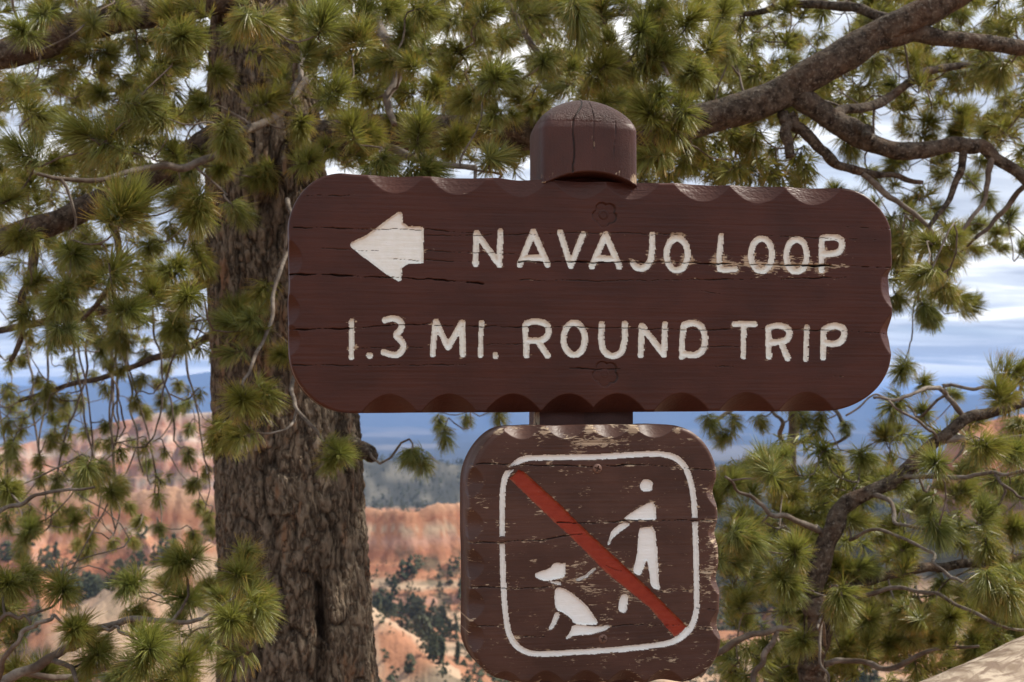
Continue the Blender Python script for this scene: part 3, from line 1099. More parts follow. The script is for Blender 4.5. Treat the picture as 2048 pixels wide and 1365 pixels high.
# --- post: chamfered square timber with a rounded, notched head
def post_mesh():
    c0 = PL1.pt(np.array(1181.0), np.array(590.0))
    hw, ch = .0735, .017
    zt = PL1.pt(np.array(1180.0), np.array(200.0))[2] + .008
    zs = PL1.pt(np.array(1180.0), np.array(258.0))[2]
    zn = PL1.pt(np.array(1180.0), np.array(357.0))[2]
    n = 420
    th = np.linspace(0, 2 * math.pi, n, endpoint=False) - math.pi / 2 + .001
    cs, sn = np.cos(th), np.sin(th)
    # chamfered square outline (unit half width)
    k = (np.abs(cs) ** 7 + np.abs(sn) ** 7) ** (-1 / 7.0)
    k = np.minimum(k, (2 - .55 * ch / hw) / (np.abs(cs) + np.abs(sn)))
    ou, ow = cs * k, sn * k            # ou along the board, ow negative = front
    zb = 0.0
    rings = []
    # z, scale, front offset, roundness
    for z in np.linspace(zb - .25, zn - .012, 60):
        rings.append((z, 1.02, 'notch', 0))
    for q in np.linspace(0, 1, 7):
        rings.append((zn - .012 + q * .004, 1.01, 'lip%f' % q, 0))
    for z in np.linspace(zn - .006, zs, 44):
        rings.append((z, 1.0, 'head', 0))
    for q in np.linspace(.03, 1, 44):
        a = q * math.pi / 2
        s = math.cos(a) ** 1.15 if q < 1 else .001
        z = zs + (zt - zs) * math.sin(a) ** 1.05
        rings.append((z, max(s, .002), 'head', q))
    V, crack, wear, uv = [], [], [], []
    D2 = .098
    for z, s, mode, q in rings:
        front_full, front_notch = -.0085, .0385
        if mode == 'notch':
            f = np.full(n, front_notch)
        elif mode == 'head':
            f = np.full(n, front_full)
        else:
            kk = float(mode[3:])
            f = np.full(n, front_notch + (front_full - front_notch) * kk)
        mid = (front_full + D2) / 2
        half = (D2 - front_full) / 2
        rq = min(1, q * 1.3)
        uu = hw * s * ((1 - rq) * ou + rq * cs * 1.03)
        ww = mid + half * s * ((1 - rq) * ow + rq * sn * 1.03)
        ww = np.maximum(ww, f)
        zz = np.full(n, z)
        # the overhang is sawn with a shallow arch
        if mode == 'head' and q == 0 and z < zn + .02:
            arch = .017 * np.clip(1 - (uu / (hw * .9)) ** 2, 0, 1) * (ow < -.55)
            zz = zz + arch * np.clip(1 - (z - zn) / .02, 0, 1)
        if mode.startswith('lip'):
            zz = zz + .017 * np.clip(1 - (uu / (hw * .9)) ** 2, 0, 1) * (ow < -.55)
        nn = fbm(th * 2.2, z * 25 * np.ones(n), oct=3, seed=70)
        ww = ww + .0008 * nn * (ww > f + .002)
        uu = uu * (1 + .006 * nn)
        cr = np.zeros(n)
        if mode == 'head':
            xc = -.0255 + .004 * noise(z * 30, seed=71) - .0 + (.018 * sstep(zs + .01, zt, z))
            m = (np.clip(1.3 - np.abs(uu - xc) / (.0012 + .0006 * noise(z * 60, seed=72)), 0, 1)) * (ow < -.3)
            x2 = .0035 + .002 * noise(z * 25, seed=73)
            m2 = .7 * np.clip(1.2 - np.abs(uu - x2) / .0006, 0, 1) * (ow < -.3) * (z > zs - .03)
            x3 = .035 + .002 * noise(z * 25, seed=74)
            m3 = .6 * np.clip(1.2 - np.abs(uu - x3) / .0006, 0, 1) * (ow < -.3) * (z > zs - .045) * (z < zs + .012)
            cr = np.maximum(m, np.maximum(m2, m3))
            ww = ww + .003 * cr
        p = c0[None, :] * np.array([1, 1, 0]) + BD * uu[:, None] + BN * ww[:, None] + UP * zz[:, None]
        V.append(p)
        crack.append(cr)
        w_ = np.zeros(n)
        if mode == 'head':
            w_ = .30 * np.exp(-((zz - zn) / .012) ** 2) * (ow < -.3) + .42 * np.exp(-((uu - .004) / .006) ** 2 - ((zz - zn - .045) / .018) ** 2) * (ow < -.3) + .55 * np.exp(-((uu - .066) / .008) ** 2 - ((zz - zn) / .012) ** 2)
        else:
            w_ = .7 * ((np.abs(uu + hw) < .006) & (ww < .05))
        wear.append(w_)
        uv.append(np.stack([zz, th * hw, np.zeros(n)], -1))
    nr = len(V)
    V = np.vstack(V)
    top = np.arange(n) + (nr - 1) * n
    me = mesh_np('post', V, [grid_faces(nr, n, True), top], True, {'buv': np.vstack(uv), 'wear': np.concatenate(wear), 'crack': np.concatenate(crack)}, M_POST)
    return me


# post paint: same brown, flaking and glossy on the domed top
M_POST = paint_material('post_paint', (.044, .0145, .0098), (.062, .020, .0135), 0.015, 0.46, .3)
nt = M_POST.node_tree
hb = NT.__new__(NT)
hb.m, hb.n, hb.l, hb.b = M_POST, nt.nodes, nt.links, nt.nodes['Principled BSDF']
pos = hb.objco()
sp = hb.n.new('ShaderNodeSeparateXYZ')
hb.l.new(pos, sp.inputs[0])
ztop = float(PL1.pt(np.array(1180.0), np.array(238.0))[2])
fk = hb.math('MULTIPLY', hb.math('SUBTRACT', sp.outputs['Z'], ztop - .006), 70, clamp=True)
vo = hb.voro(hb.map(pos, (260, 260, 260)), 1, 'F1', 'Color')
vn = hb.noise(pos, 330, 4, .7)
hh = hb.math('MULTIPLY', hb.math('ADD', hb.math('MULTIPLY', vo, .7), vn), fk)
old = hb.b.inputs['Normal'].links[0].from_socket
hb.set('Normal', hb.bump(hb.math('ADD', hh, hb.math('MULTIPLY', vn, .12)), .0055, 1.0, old))
obj('post', post_mesh(), SIGN)

# ---------------------------------------------------------------- log rail fence at the lower right
t = NT('peeled_log', .75, .3)
co = t.attr('buv', 'Vector')
g1 = t.noise(t.map(co, (7, 45, 1)), 1, 5, .6, .8)
g2 = t.noise(t.map(co, (14, 20, 1), (5, 1, 0)), 1, 4, .55, .6)
c = t.mix(t.ramp(g2, [(.40, 0.), (.56, 1.)]), (.135, .09, .055), (.33, .265, .195))
c = t.mix(t.ramp(g1, [(.40, 1.), (.50, 0.)]), c, (.13, .085, .055))
t.set('Base Color', c)
t.set('Normal', t.bump(t.math('ADD', g1, g2), .006, .8))
M_LOG = t.m


def tube(P, rad, n=10, bark=0.0, seed=0, caps=True):
    """lofted tube along points; returns V, faces, (run, around)"""
    P = np.asarray(P, float)
    rad = np.broadcast_to(np.asarray(rad, float), (len(P),))
    Tn = np.gradient(P, axis=0)
    Tn /= np.linalg.norm(Tn, axis=1)[:, None] + 1e-12
    ref = np.array([0.03, .05, 1.0]) if abs(Tn[:, 2]).mean() < .8 else np.array([1.0, .05, .03])
    A = np.cross(Tn, ref)
    A /= np.linalg.norm(A, axis=1)[:, None] + 1e-12
    Bv = np.cross(Tn, A)
    th = np.linspace(0, 2 * math.pi, n, endpoint=False)
    run = np.concatenate([[0], np.cumsum(np.linalg.norm(np.diff(P, axis=0), axis=1))])
    rr_ = rad[:, None] * np.ones(n)
    if bark:
        rr_ = rr_ * (1 + bark * fbm(run[:, None] / (rad.mean() * 2.0) + 0 * th, np.cos(th)[None, :] * 2.4 + seed, np.sin(th)[None, :] * 2.4, oct=3, seed=seed))
    V = P[:, None, :] + rr_[..., None] * (np.cos(th)[None, :, None] * A[:, None, :] + np.sin(th)[None, :, None] * Bv[:, None, :])
    F = [grid_faces(len(P), n, True)]
    if caps:
        F.append(np.arange(n)[::-1])
        F.append((len(P) - 1) * n + np.arange(n))
    uv = np.stack([run[:, None] * np.ones(n), rad.mean() * th[None, :] * np.ones((len(P), 1)), np.zeros((len(P), n))], -1)
    return V.reshape(-1, 3), F, uv.reshape(-1, 3)


lz = EYE - .405 - .085
la, lb = np.array([.36, 1.735, lz]), np.array([2.1, 4.07, lz])
fence = empty('log_rail_fence', (lb[0] - .2, lb[1] - .27, 0), 'pale peeled log rail catching sunlight beside the pine at the right', 'fence')
q = np.linspace(0, 1, 60)[:, None]
P = la + (lb - la) * q
P[:, 2] += .004 * noise(q[:, 0] * 5, seed=80)
v, f, uv = tube(P, .085 + .003 * noise(q[:, 0] * 7, seed=81), 40, .05, 9)
obj('rail', mesh_np('rail', v, f, True, {'buv': uv}, M_LOG), fence)
for k in (.05, .93):
    b = la + (lb - la) * k
    zz = np.linspace(-.3, lz - .05, 14)
    v, f, uv = tube(np.stack([np.full(14, b[0]), np.full(14, b[1]), zz], -1), .075, 20, .04, 10)
    obj('fence_post', mesh_np('fence_post', v, f, True, {'buv': uv}, M_LOG), fence)

# ---------------------------------------------------------------- pine needles, twigs, bark
def tuft_mesh(seed, n_f, Ln, shoot, width, elev, per=5):
    """needles in bundles of five round a shoot that points along -Y, raised by elev degrees; they sag under their weight"""
    g = np.random.default_rng(seed)
    n = n_f * per
    bt = g.uniform(0, 1, n_f) ** .7                  # place along the shoot, 1 = tip
    bang = np.clip(92 - 66 * bt ** 1.1 + g.normal(0, 13, n_f), 5, 112)
    bphi = g.uniform(0, 2 * math.pi, n_f)
    blen = Ln * g.uniform(.70, 1.1, n_f) * (.85 + .15 * bt)
    tt, ang, phi, ln = (np.repeat(q_, per) for q_ in (bt, bang, bphi, blen))
    ang = np.radians(ang + g.normal(0, 6.5, n))
    phi = phi + np.radians(g.normal(0, 8, n))
    ln = ln * g.uniform(.88, 1.06, n)
    e_ = math.radians(elev)
    ax = np.array([0, -math.cos(e_), math.sin(e_)])
    s1 = np.array([1.0, 0, 0])
    s2 = np.cross(ax, s1)
    # the shoot itself bends a little
    kink = g.normal(0, .18, 3)
    rad = np.cos(phi)[:, None] * s1 + np.sin(phi)[:, None] * s2
    back = (1 - tt)[:, None] * shoot
    base = .003 * rad - back * (ax + kink * (1 - tt)[:, None])
    d0 = np.sin(ang)[:, None] * rad + np.cos(ang)[:, None] * ax
    fwd = np.repeat(g.normal(.20, .15, n_f), per)[:, None]
    sag = np.repeat(np.abs(g.normal(.22, .16, n_f)), per)[:, None]
    p1 = base + d0 * (ln * .5)[:, None]
    d1 = d0 + fwd * ax - sag * np.array([0, 0, 1.0]) + g.normal(0, .05, (n, 3))
    d1 /= np.linalg.norm(d1, axis=1)[:, None]
    p2 = p1 + d1 * (ln * .5)[:, None]
    side = np.cross(d0, g.normal(0, 1, (n, 3)))
    side /= np.linalg.norm(side, axis=1)[:, None]
    w = width * g.uniform(.8, 1.25, n)[:, None]
    V = np.stack([base - side * w * .5, base + side * w * .5, p1 - side * w * .55, p1 + side * w * .55, p2 - side * w * .16, p2 + side * w * .16], 1)
    F = np.array([[0, 1, 3, 2], [2, 3, 5, 4]])[None] + (np.arange(n) * 6)[:, None, None]
    along = np.tile(np.array([0, 0, .5, .5, 1, 1.]), n)
    rnd_ = np.repeat(np.clip(np.repeat(g.uniform(0, 1, n_f), per) + g.normal(0, .15, n), 0, 1), 6)
    age = np.repeat(np.clip(1 - tt + np.repeat(g.normal(0, .30, n_f), per), 0, 1.2), 6)
    return V.reshape(-1, 3), F.reshape(-1, 4), np.stack([along, rnd_, age], -1)


t = NT('pine_needles', .42, .45)
ndl = t.attr('ndl', 'Vector')
sp_ = t.n.new('ShaderNodeSeparateXYZ')
t.l.new(ndl, sp_.inputs[0])
oi = t.n.new('ShaderNodeObjectInfo').outputs['Random']
green = t.mix(sp_.outputs['Y'], (.068, .102, .020), (.275, .292, .090))
green = t.mix(t.math('MULTIPLY', oi, .50), green, (.245, .22, .036))
green = t.mix(t.ramp(sp_.outputs['X'], [(.0, .55), (.25, 0.)]), green, (.045, .060, .016))
tipk = t.math('MULTIPLY', t.ramp(sp_.outputs['X'], [(.55, 0.), (1., 1.)]), t.ramp(t.math('ADD', t.math('MULTIPLY', sp_.outputs['Z'], .7), t.math('MULTIPLY', oi, .35)), [(.45, 0.), (.85, .9)]))
green = t.mix(tipk, green, (.46, .23, .06))
t.set('Base Color', green)
tr = t.n.new('ShaderNodeBsdfTranslucent')
t.l.new(t.mix(.5, green, (.30, .30, .04)), tr.inputs['Color'])
ms = t.n.new('ShaderNodeMixShader')
ms.inputs[0].default_value = .36
t.l.new(t.b.outputs[0], ms.inputs[1])
t.l.new(tr.outputs[0], ms.inputs[2])
t.l.new(ms.outputs[0], t.out.inputs[0])
M_NEEDLE = t.m

# bark of old limbs and trunk
t = NT('pine_bark', .9, .15)
co = t.objco()
warp = t.noise(co, 6, 3, .5)
wc = t.n.new('ShaderNodeVectorMath')
wc.operation = 'ADD'
t.l.new(co, wc.inputs[0])
wv = t.n.new('ShaderNodeCombineXYZ')
t.l.new(t.math('MULTIPLY', warp, .07), wv.inputs[0])
t.l.new(t.math('MULTIPLY', warp, .05), wv.inputs[1])
t.l.new(wv.outputs[0], wc.inputs[1])
cell = t.voro(t.map(wc.outputs[0], (30, 30, 8)), 1, 'F1', 'Color')
fine = t.noise(t.map(co, (60, 60, 26)), 1, 5, .65)
mid = t.noise(t.map(co, (22, 22, 7), (3, 3, 3)), 1, 4, .6)
bc = t.mix(t.ramp(fine, [(.3, 0.), (.7, 1.)]), (.070, .051, .035), (.29, .235, .175))
bc = t.mix(t.math('MULTIPLY', t.ramp(mid, [(.56, 0.), (.66, 1.)]), .5), bc, (.28, .125, .055))
bc = t.mix(t.math('MULTIPLY', cell, .4), bc, (.15, .11, .075))
rid = t.math('ABSOLUTE', t.math('SUBTRACT', t.noise(t.map(wc.outputs[0], (34, 34, 9), (7, 7, 7)), 1, 3, .6), .5))
bc = t.mix(t.ramp(rid, [(.0, .85), (.06, 0.)]), bc, (.03, .021, .015))
bc = t.mix(t.attr('crack'), bc, (.012, .009, .007))
t.set('Base Color', bc)
hb_ = t.math('ADD', t.math('MULTIPLY', t.ramp(rid, [(.0, 0.), (.10, 1.)]), .7), t.math('MULTIPLY', fine, .8))
t.set('Normal', t.bump(hb_, .012, .9))
M_BARK = t.m

# rough darker bark of the limbs, flecked with lichen
t = NT('limb_bark', .9, .15)
co = t.objco()
f1 = t.noise(co, 42, 5, .65, .4)
f2 = t.noise(t.map(co, (1, 1, 1), (3, 5, 7)), 110, 4, .6)
f3 = t.noise(co, 14, 3, .5)
bc = t.mix(t.ramp(f1, [(.36, 0.), (.62, 1.)]), (.019, .0135, .010), (.105, .082, .062))
bc = t.mix(t.math('MULTIPLY', t.ramp(f2, [(.56, 0.), (.66, 1.)]), .7), bc, (.21, .185, .15))
bc = t.mix(t.math('MULTIPLY', t.ramp(f3, [(.5, 0.), (.66, 1.)]), .25), bc, (.15, .075, .038))
t.set('Base Color', bc)
t.set('Normal', t.bump(t.math('ADD', f1, t.math('MULTIPLY', f2, .4)), .014, .9))
M_LIMB = t.m

t = NT('twig_bark', .8, .25)
co = t.objco()
n1 = t.noise(co, 60, 4, .6)
n2 = t.noise(co, 12, 3, .5)
c = t.mix(t.ramp(n2, [(.4, 0.), (.65, 1.)]), (.10, .074, .055), (.22, .19, .16))
c = t.mix(t.ramp(n1, [(.35, .7), (.55, 0.)]), c, (.06, .044, .034))
t.set('Base Color', c)
t.set('Normal', t.bump(n1, .003, .8))
M_TWIG = t.m

ELEVS = (-82, -55, -25, 0, 25, 55)
TUFTS, FAR = {}, {}


def spray(seed, n_f, Ln, width, elev, per, kids):
    """a shoot and, on some, shorter side shoots: uneven overlapping brushes"""
    g = np.random.default_rng(seed + 77)
    parts = [tuft_mesh(seed, n_f, Ln, g.uniform(.05, .085), width, elev, per)]
    for q_ in range(kids):
        e2 = max(-88, min(80, elev + g.normal(0, 28)))
        v, f, a_ = tuft_mesh(seed + 31 * (q_ + 1), int(n_f * .62), Ln * g.uniform(.72, .95), g.uniform(.035, .06), width, e2, per)
        yw = g.choice([-1, 1]) * g.uniform(.35, 1.1)
        m = np.array([[math.cos(yw), -math.sin(yw), 0], [math.sin(yw), math.cos(yw), 0], [0, 0, 1]])
        off_ = g.normal(0, .030, 3) + np.array([math.sin(yw) * .035, .035, -.012])
        parts.append((v @ m.T + off_, f, a_ + np.array([0, 0, g.uniform(0, .35)])))
    V, F, A, o_ = [], [], [], 0
    for v, f, a_ in parts:
        V.append(v)
        F.append(f + o_)
        A.append(a_)
        o_ += len(v)
    return np.vstack(V), np.vstack(F), np.vstack(A)


for e_ in ELEVS:
    TUFTS[e_], FAR[e_] = [], []
    for k in range(5):
        v, f, a = spray(3000 + k + 10 * e_, 128, .077, .00132, e_, 5, (0, 1, 2, 1, 3)[k])
        TUFTS[e_].append(mesh_np('needle_tuft', v, [f], False, {'ndl': a}, M_NEEDLE))
    for k in range(3):
        FAR[e_].append(spray(4000 + k + 10 * e_, 46, .074, .0026, e_, 3, (0, 1, 2)[k]))


def pose(axis, g):
    """nearest prepared shoot elevation and the turn about the vertical"""
    el = math.degrees(math.asin(max(-1, min(1, axis[2])))) + g.normal(0, 6)
    e_ = min(ELEVS, key=lambda q_: abs(q_ - el))
    yaw = math.atan2(axis[1], axis[0]) + math.pi / 2
    return e_, yaw


def spline(pts, n):
    """Catmull-Rom through the points"""
    p = np.asarray(pts, float)
    p = np.vstack([2 * p[0] - p[1], p, 2 * p[-1] - p[-2]])
    m = len(p) - 3
    out = []
    for u in np.linspace(0, m - 1e-6, n):
        i = int(u)
        f = u - i
        a, b, c_, d = p[i:i + 4]
        out.append(.5 * (2 * b + (c_ - a) * f + (2 * a - 5 * b + 4 * c_ - d) * f * f + (3 * b - a - 3 * c_ + d) * f ** 3))
    return np.array(out)


class Tree:
    def __init__(self, name, base, label, seed):
        self.root = empty(name, base, label, 'tree')
        self.g = np.random.default_rng(seed)
        self.nodes = np.zeros((0, 3))
        self.nrad = np.zeros(0)
        self.nlimb = np.zeros(0, int)
        self.limbs = []
        self.seed = seed
        self.far = []
        self.fartw = []

    def limb(self, pts, name='branch', n=None, mat=None, bark=.10, sides=12, wob=.007):
        """pts: (px, py, depth, radius in px)"""
        P = np.array([at(p[0], p[1], p[2]) for p in pts])
        rr_ = np.array([p[3] * p[2] / FPX for p in pts])
        n = n or max(14, len(pts) * 8)
        S = spline(np.hstack([P, rr_[:, None]]), n)
        C, rad = S[:, :3], np.maximum(S[:, 3], .0018)
        u = np.linspace(0, 1, n)
        k = len(self.limbs) + self.seed
        for ax in range(3):
            C[:, ax] += wob * noise(u * len(pts) * 1.7, seed=k * 3 + ax) * np.minimum(1, u * 6)
        rad = rad * (1 + .10 * noise(u * len(pts) * 2.5, seed=k + 900))
        v, f, uv = tube(C, rad, sides, bark, k)
        thick = rad.max() > .012
        me = mesh_np(name, v, f, True, None, mat or (M_LIMB if thick else M_TWIG))
        o = obj(name, me, self.root)
        self.limbs.append(o)
        li = len(self.limbs) - 1
        self.nodes = np.vstack([self.nodes, C])
        self.nrad = np.concatenate([self.nrad, rad])
        self.nlimb = np.concatenate([self.nlimb, np.full(n, li)])
        return o

    def tufts(self, spots, max_single=300):
        """spots: list of (pos, axis, size, single?) ; twigs grow from the nearest wood"""
        g = self.g
        P = np.array([s[0] for s in spots])
        dist = np.array([np.sqrt(((self.nodes - p) ** 2).sum(1)).min() for p in P])
        for i in np.argsort(dist):
            p, axis, size, single = spots[i]
            axis = np.asarray(axis, float)
            axis = axis / np.linalg.norm(axis)
            dv = self.nodes - p
            d = np.sqrt((dv ** 2).sum(1))
            # a twig leaves wood that lies behind or above the tuft rather than in front of it
            cost = d * (1 + .35 * np.clip((dv @ axis) / (d + 1e-6), -1, 1)) + .02 * (self.nrad < .0025)
            j = int(np.argmin(cost))
            a0 = self.nodes[j]
            end = p - axis * .04 * size
            ln = np.linalg.norm(end - a0)
            mid = a0 * .45 + end * .55 + g.normal(0, .10, 3) * ln + np.array([0, 0, -.10 * ln])
            m2 = end - axis * (.25 * ln)
            S = spline([a0, a0 * .75 + mid * .25 + g.normal(0, .04, 3) * ln, mid, m2 * .7 + mid * .3, end, p], 22 if ln > .35 else 12 if ln > .12 else 8)
            if ln > .2:
                uu = np.linspace(0, 1, len(S))
                for ax_ in range(3):
                    S[:, ax_] += .075 * ln * noise(uu * (3 + 5 * ln), seed=int(i) * 3 + ax_) * np.sin(np.pi * uu)
            r0 = min(.0026 + .010 * ln, self.nrad[j] * .8 + .0005, .010)
            r0 = max(r0, .0022)
            rad = np.linspace(r0, .0021, len(S))
            v, f, uv = tube(S, rad, 6 if single else 4, .08, int(i), caps=False)
            li = int(self.nlimb[j])
            if single:
                o = obj('twig', mesh_np('twig', v, f, True, None, M_TWIG), self.limbs[li])
                e_, yaw = pose(axis, g)
                o = obj('needle_tuft', TUFTS[e_][int(g.choice([0, 0, 1, 1, 2, 3, 4])) if size > .84 else int(g.integers(0, 2)) * 0], self.limbs[li])
                o.location = p
                o.rotation_euler = (g.normal(0, .12), g.normal(0, .12), yaw)
                s = size * g.uniform(.92, 1.08)
                o.scale = (s, s, s * g.uniform(.85, 1.15))
            else:
                self.fartw.append((v, f[0]))
                e_, yaw = pose(axis, g)
                q = np.array([[math.cos(yaw), -math.sin(yaw), 0], [math.sin(yaw), math.cos(yaw), 0], [0, 0, 1]])
                fv, ff, fa = FAR[e_][int(g.integers(0, 3))]
                self.far.append(((fv * size) @ q.T + p, ff, fa * np.array([1, 1, .8]) + np.array([0, g.uniform(-.25, .25), g.uniform(-.2, .35)])))
            k = slice(2, None, 2)
            self.nodes = np.vstack([self.nodes, S[k]])
            self.nrad = np.concatenate([self.nrad, rad[k]])
            self.nlimb = np.concatenate([self.nlimb, np.full(len(S[k]), li)])

    def finish(self):
        if not self.far:
            return
        V, F, A, off = [], [], [], 0
        for v, f, a in self.far:
            V.append(v)
            F.append(f + off)
            A.append(a)
            off += len(v)
        obj('far_needles', mesh_np('far_needles', np.vstack(V), [np.vstack(F)], False, {'ndl': np.vstack(A)}, M_NEEDLE), self.root, kind='stuff')
        V, F, off = [], [], 0
        for v, f in self.fartw:
            V.append(v)
            F.append(f + off)
            off += len(v)
        obj('far_twigs', mesh_np('far_twigs', np.vstack(V), [np.vstack(F)], True, None, M_TWIG), self.root, kind='stuff')


def hand(lst, ax=(0, -.55, .0), spread=.6, g=None, dmin=3.3):
    """(px, py, radius px) -> tuft whose distance follows from its size; faces mostly the open side"""
    out = []
    for e_ in lst:
        px, py, r = e_[:3]
        d = e_[3] if len(e_) > 3 else max(182.0 / r, dmin)
        size = r * d / 182.0 * .86
        a = np.array(ax) + g.normal(0, spread, 3)
        out.append((at(px, py, d), a, size, True))
    return out


def fill(box, n, depth, size, ax, spread, g, single, avoid=None, mind=0.0):
    out = []
    x0, y0, x1, y1 = box
    tries = 0
    got = []
    while len(out) < n and tries < n * 30:
        tries += 1
        px, py = g.uniform(x0, x1), g.uniform(y0, y1)
        if avoid and avoid(px, py):
            continue
        if mind and any((px - a) ** 2 + (py - b) ** 2 < mind * mind for a, b in got):
            continue
        got.append((px, py))
        d = g.uniform(*depth)
        out.append((at(px, py, d), np.array(ax) + g.normal(0, spread, 3), g.uniform(*size), single))
    return out


# ---------------------------------------------------------------- the old pine
TD = 4.55
g = np.random.default_rng(91)
tb = at(597, HORIZON + EYE / TD * FPX, TD)
old = Tree('pine_tree', (tb[0], tb[1], 0), 'old pine with thick furrowed trunk and long limbs behind the signs', 40)


def trunk_mesh():
    # centre and half width in pixels at this distance
    ys = np.array([-900, -500, -200, 0, 200, 400, 650, 850, 1100, 1250, 1365, 1500, 1700, 1830, 1900])
    cx = np.array([500, 510, 515, 520, 522, 532, 556, 572, 588, 596, 600, 604, 606, 606, 606])
    hw = np.array([62, 78, 92, 104, 112, 122, 137, 144, 149, 154, 159, 168, 195, 235, 250])
    n = 300
    yy = np.concatenate([np.linspace(-900, -60, 80), np.linspace(-55, 1400, 560), np.linspace(1406, 1900, 60)])
    c = np.stack([np.interp(yy, ys, cx), yy], -1)
    w = np.interp(yy, ys, hw) * TD / FPX
    th = np.linspace(0, 2 * math.pi, n, endpoint=False)
    C = np.stack([(c[:, 0] - 1024) / FPX * TD, np.full(len(yy), at(597, 700, TD)[1]), EYE - (yy - HORIZON) / FPX * TD], -1)
    Z = C[:, 2][:, None]
    TH = th[None, :]
    arc = w.mean()
    ux, uy = np.cos(TH) * arc, np.sin(TH) * arc
    # furrows: long plates split by wandering clefts
    wv_ = .035 * fbm(ux * 9, uy * 9, Z * 3, oct=3, seed=301)
    r1 = np.abs(noise((ux + wv_) * 27, (uy + wv_) * 27, Z * 6.0 + 0 * TH, seed=302))
    r2 = np.abs(noise((ux + wv_) * 55, (uy - wv_) * 55, Z * 17 + 0 * TH, seed=303))
    furrow = np.clip(1 - r1 / .16, 0, 1) ** 1.2 * .9 + .5 * np.clip(1 - r2 / .18, 0, 1)
    fine_ = fbm(ux * 80, uy * 80, Z * 36, oct=3, seed=304)
    big = fbm(np.cos(TH) * 1.5, np.sin(TH) * 1.5, Z * 1.1, oct=2, seed=305)
    # a deep vertical cleft low on the right front, and root flare folds
    cl_th = np.radians(-62)
    cle = np.exp(-((np.angle(np.exp(1j * (TH - cl_th - .25 * (Z - .9))))) / .085) ** 2) * sstep(1.30, .95, Z)
    rad = w[:, None] * (1 + .06 * big) - .0115 * furrow + .0085 * fine_ - .032 * cle
    V = C[:, None, :] + rad[..., None] * np.stack([np.cos(TH) + 0 * Z, np.sin(TH) + 0 * Z, 0 * TH + 0 * Z], -1)
    me = mesh_np('trunk', V.reshape(-1, 3), [grid_faces(len(yy), n, True)[:, ::-1]], True, {'crack': np.clip(.75 * furrow + .5 * cle, 0, 1).ravel()}, M_BARK)
    return me, C, w


me, TCtr, TW = trunk_mesh()
trunk_o = obj('trunk', me, old.root)
old.limbs.append(trunk_o)
D4 = TD
old.limb([(560, 305, 4.55, 46), (700, 272, 4.35, 40), (950, 262, 4.25, 32), (1100, 268, 4.2, 33), (1300, 262, 4.2, 33), (1500, 212, 4.2, 34), (1640, 140, 4.2, 32), (1760, 70, 4.2, 29), (1900, -5, 4.2, 28), (2080, -120, 4.2, 22), (2300, -230, 4.2, 14)], sides=22, bark=.16)
old.limb([(1590, 190, 4.2, 24), (1660, 235, 4.2, 23), (1730, 280, 4.2, 19), (1830, 305, 4.2, 17), (1930, 288, 4.2, 15), (1990, 310, 4.2, 13), (2060, 365, 4.2, 11), (2180, 450, 4.2, 8)], sides=14, bark=.18)
old.limb([(1720, 95, 4.2, 24), (1800, 72, 4.2, 19), (1900, 75, 4.2, 16), (2060, 95, 4.25, 14), (2250, 120, 4.3, 9)], sides=14, bark=.16)
old.limb([(1575, 232, 4.2, 15), (1600, 262, 4.2, 12), (1640, 292, 4.2, 11), (1673, 328, 4.2, 10), (1724, 345, 4.2, 8), (1785, 352, 4.2, 6), (1850, 370, 4.2, 4)], bark=.2)
old.limb([(1725, 348, 4.2, 7), (1780, 392, 4.2, 6), (1850, 450, 4.2, 5), (1900, 520, 4.2, 4)], bark=.2)
old.limb([(1566, 228, 4.2, 13), (1572, 260, 4.18, 12), (1578, 316, 4.16, 9)], 'stub', bark=.2)
old.limb([(1690, 245, 4.2, 12), (1730, 262, 4.15, 11), (1738, 272, 4.1, 8)], 'stub', bark=.2)
old.limb([(1640, 232, 4.25, 13), (1690, 222, 4.3, 11), (1758, 205, 4.4, 10), (1826, 160, 4.5, 9), (1878, 137, 4.6, 8), (2060, 124, 4.8, 5)], bark=.15)
old.limb([(1780, 40, 4.2, 12), (1700, 15, 4.3, 10), (1600, 10, 4.5, 8), (1480, 30, 4.7, 5)], bark=.15)
old.limb([(1930, 288, 4.2, 8), (1905, 380, 4.2, 6), (1860, 450, 4.15, 5), (1830, 540, 4.1, 4)], bark=.15)
old.limb([(1985, 308, 4.2, 7), (1975, 380, 4.2, 5), (1930, 460, 4.2, 4), (1890, 560, 4.2, 3.5)], bark=.15)
old.limb([(2060, 360, 4.2, 6), (2000, 430, 4.3, 5), (1950, 480, 4.3, 4)], bark=.15)
old.limb([(500, -30, 4.5, 42), (400, 2, 4.4, 36), (300, 22, 4.35, 33), (200, 42, 4.3, 32), (100, 78, 4.25, 31), (0, 112, 4.2, 28), (-150, 150, 4.1, 20)], sides=18, bark=.16)
old.limb([(520, 225, 4.55, 34), (420, 290, 4.55, 30), (330, 345, 4.5, 27), (180, 412, 4.4, 26), (60, 465, 4.3, 25), (-60, 512, 4.2, 22), (-220, 560, 4.1, 16)], sides=16, bark=.16)
old.limb([(70, 462, 4.3, 11), (66, 520, 4.25, 9), (44, 604, 4.2, 7), (44, 655, 4.2, 6), (20, 720, 4.2, 4)], bark=.15)
old.limb([(210, 405, 4.4, 9), (235, 500, 4.5, 7), (225, 570, 4.6, 6), (165, 640, 4.7, 4)], bark=.15)
old.limb([(610, 160, 4.3, 9), (560, 225, 4.1, 8), (480, 270, 3.95, 8), (400, 325, 3.8, 8), (330, 335, 3.7, 7), (200, 356, 3.55, 5), (60, 350, 3.4, 4)], mat=M_TWIG, bark=.15)
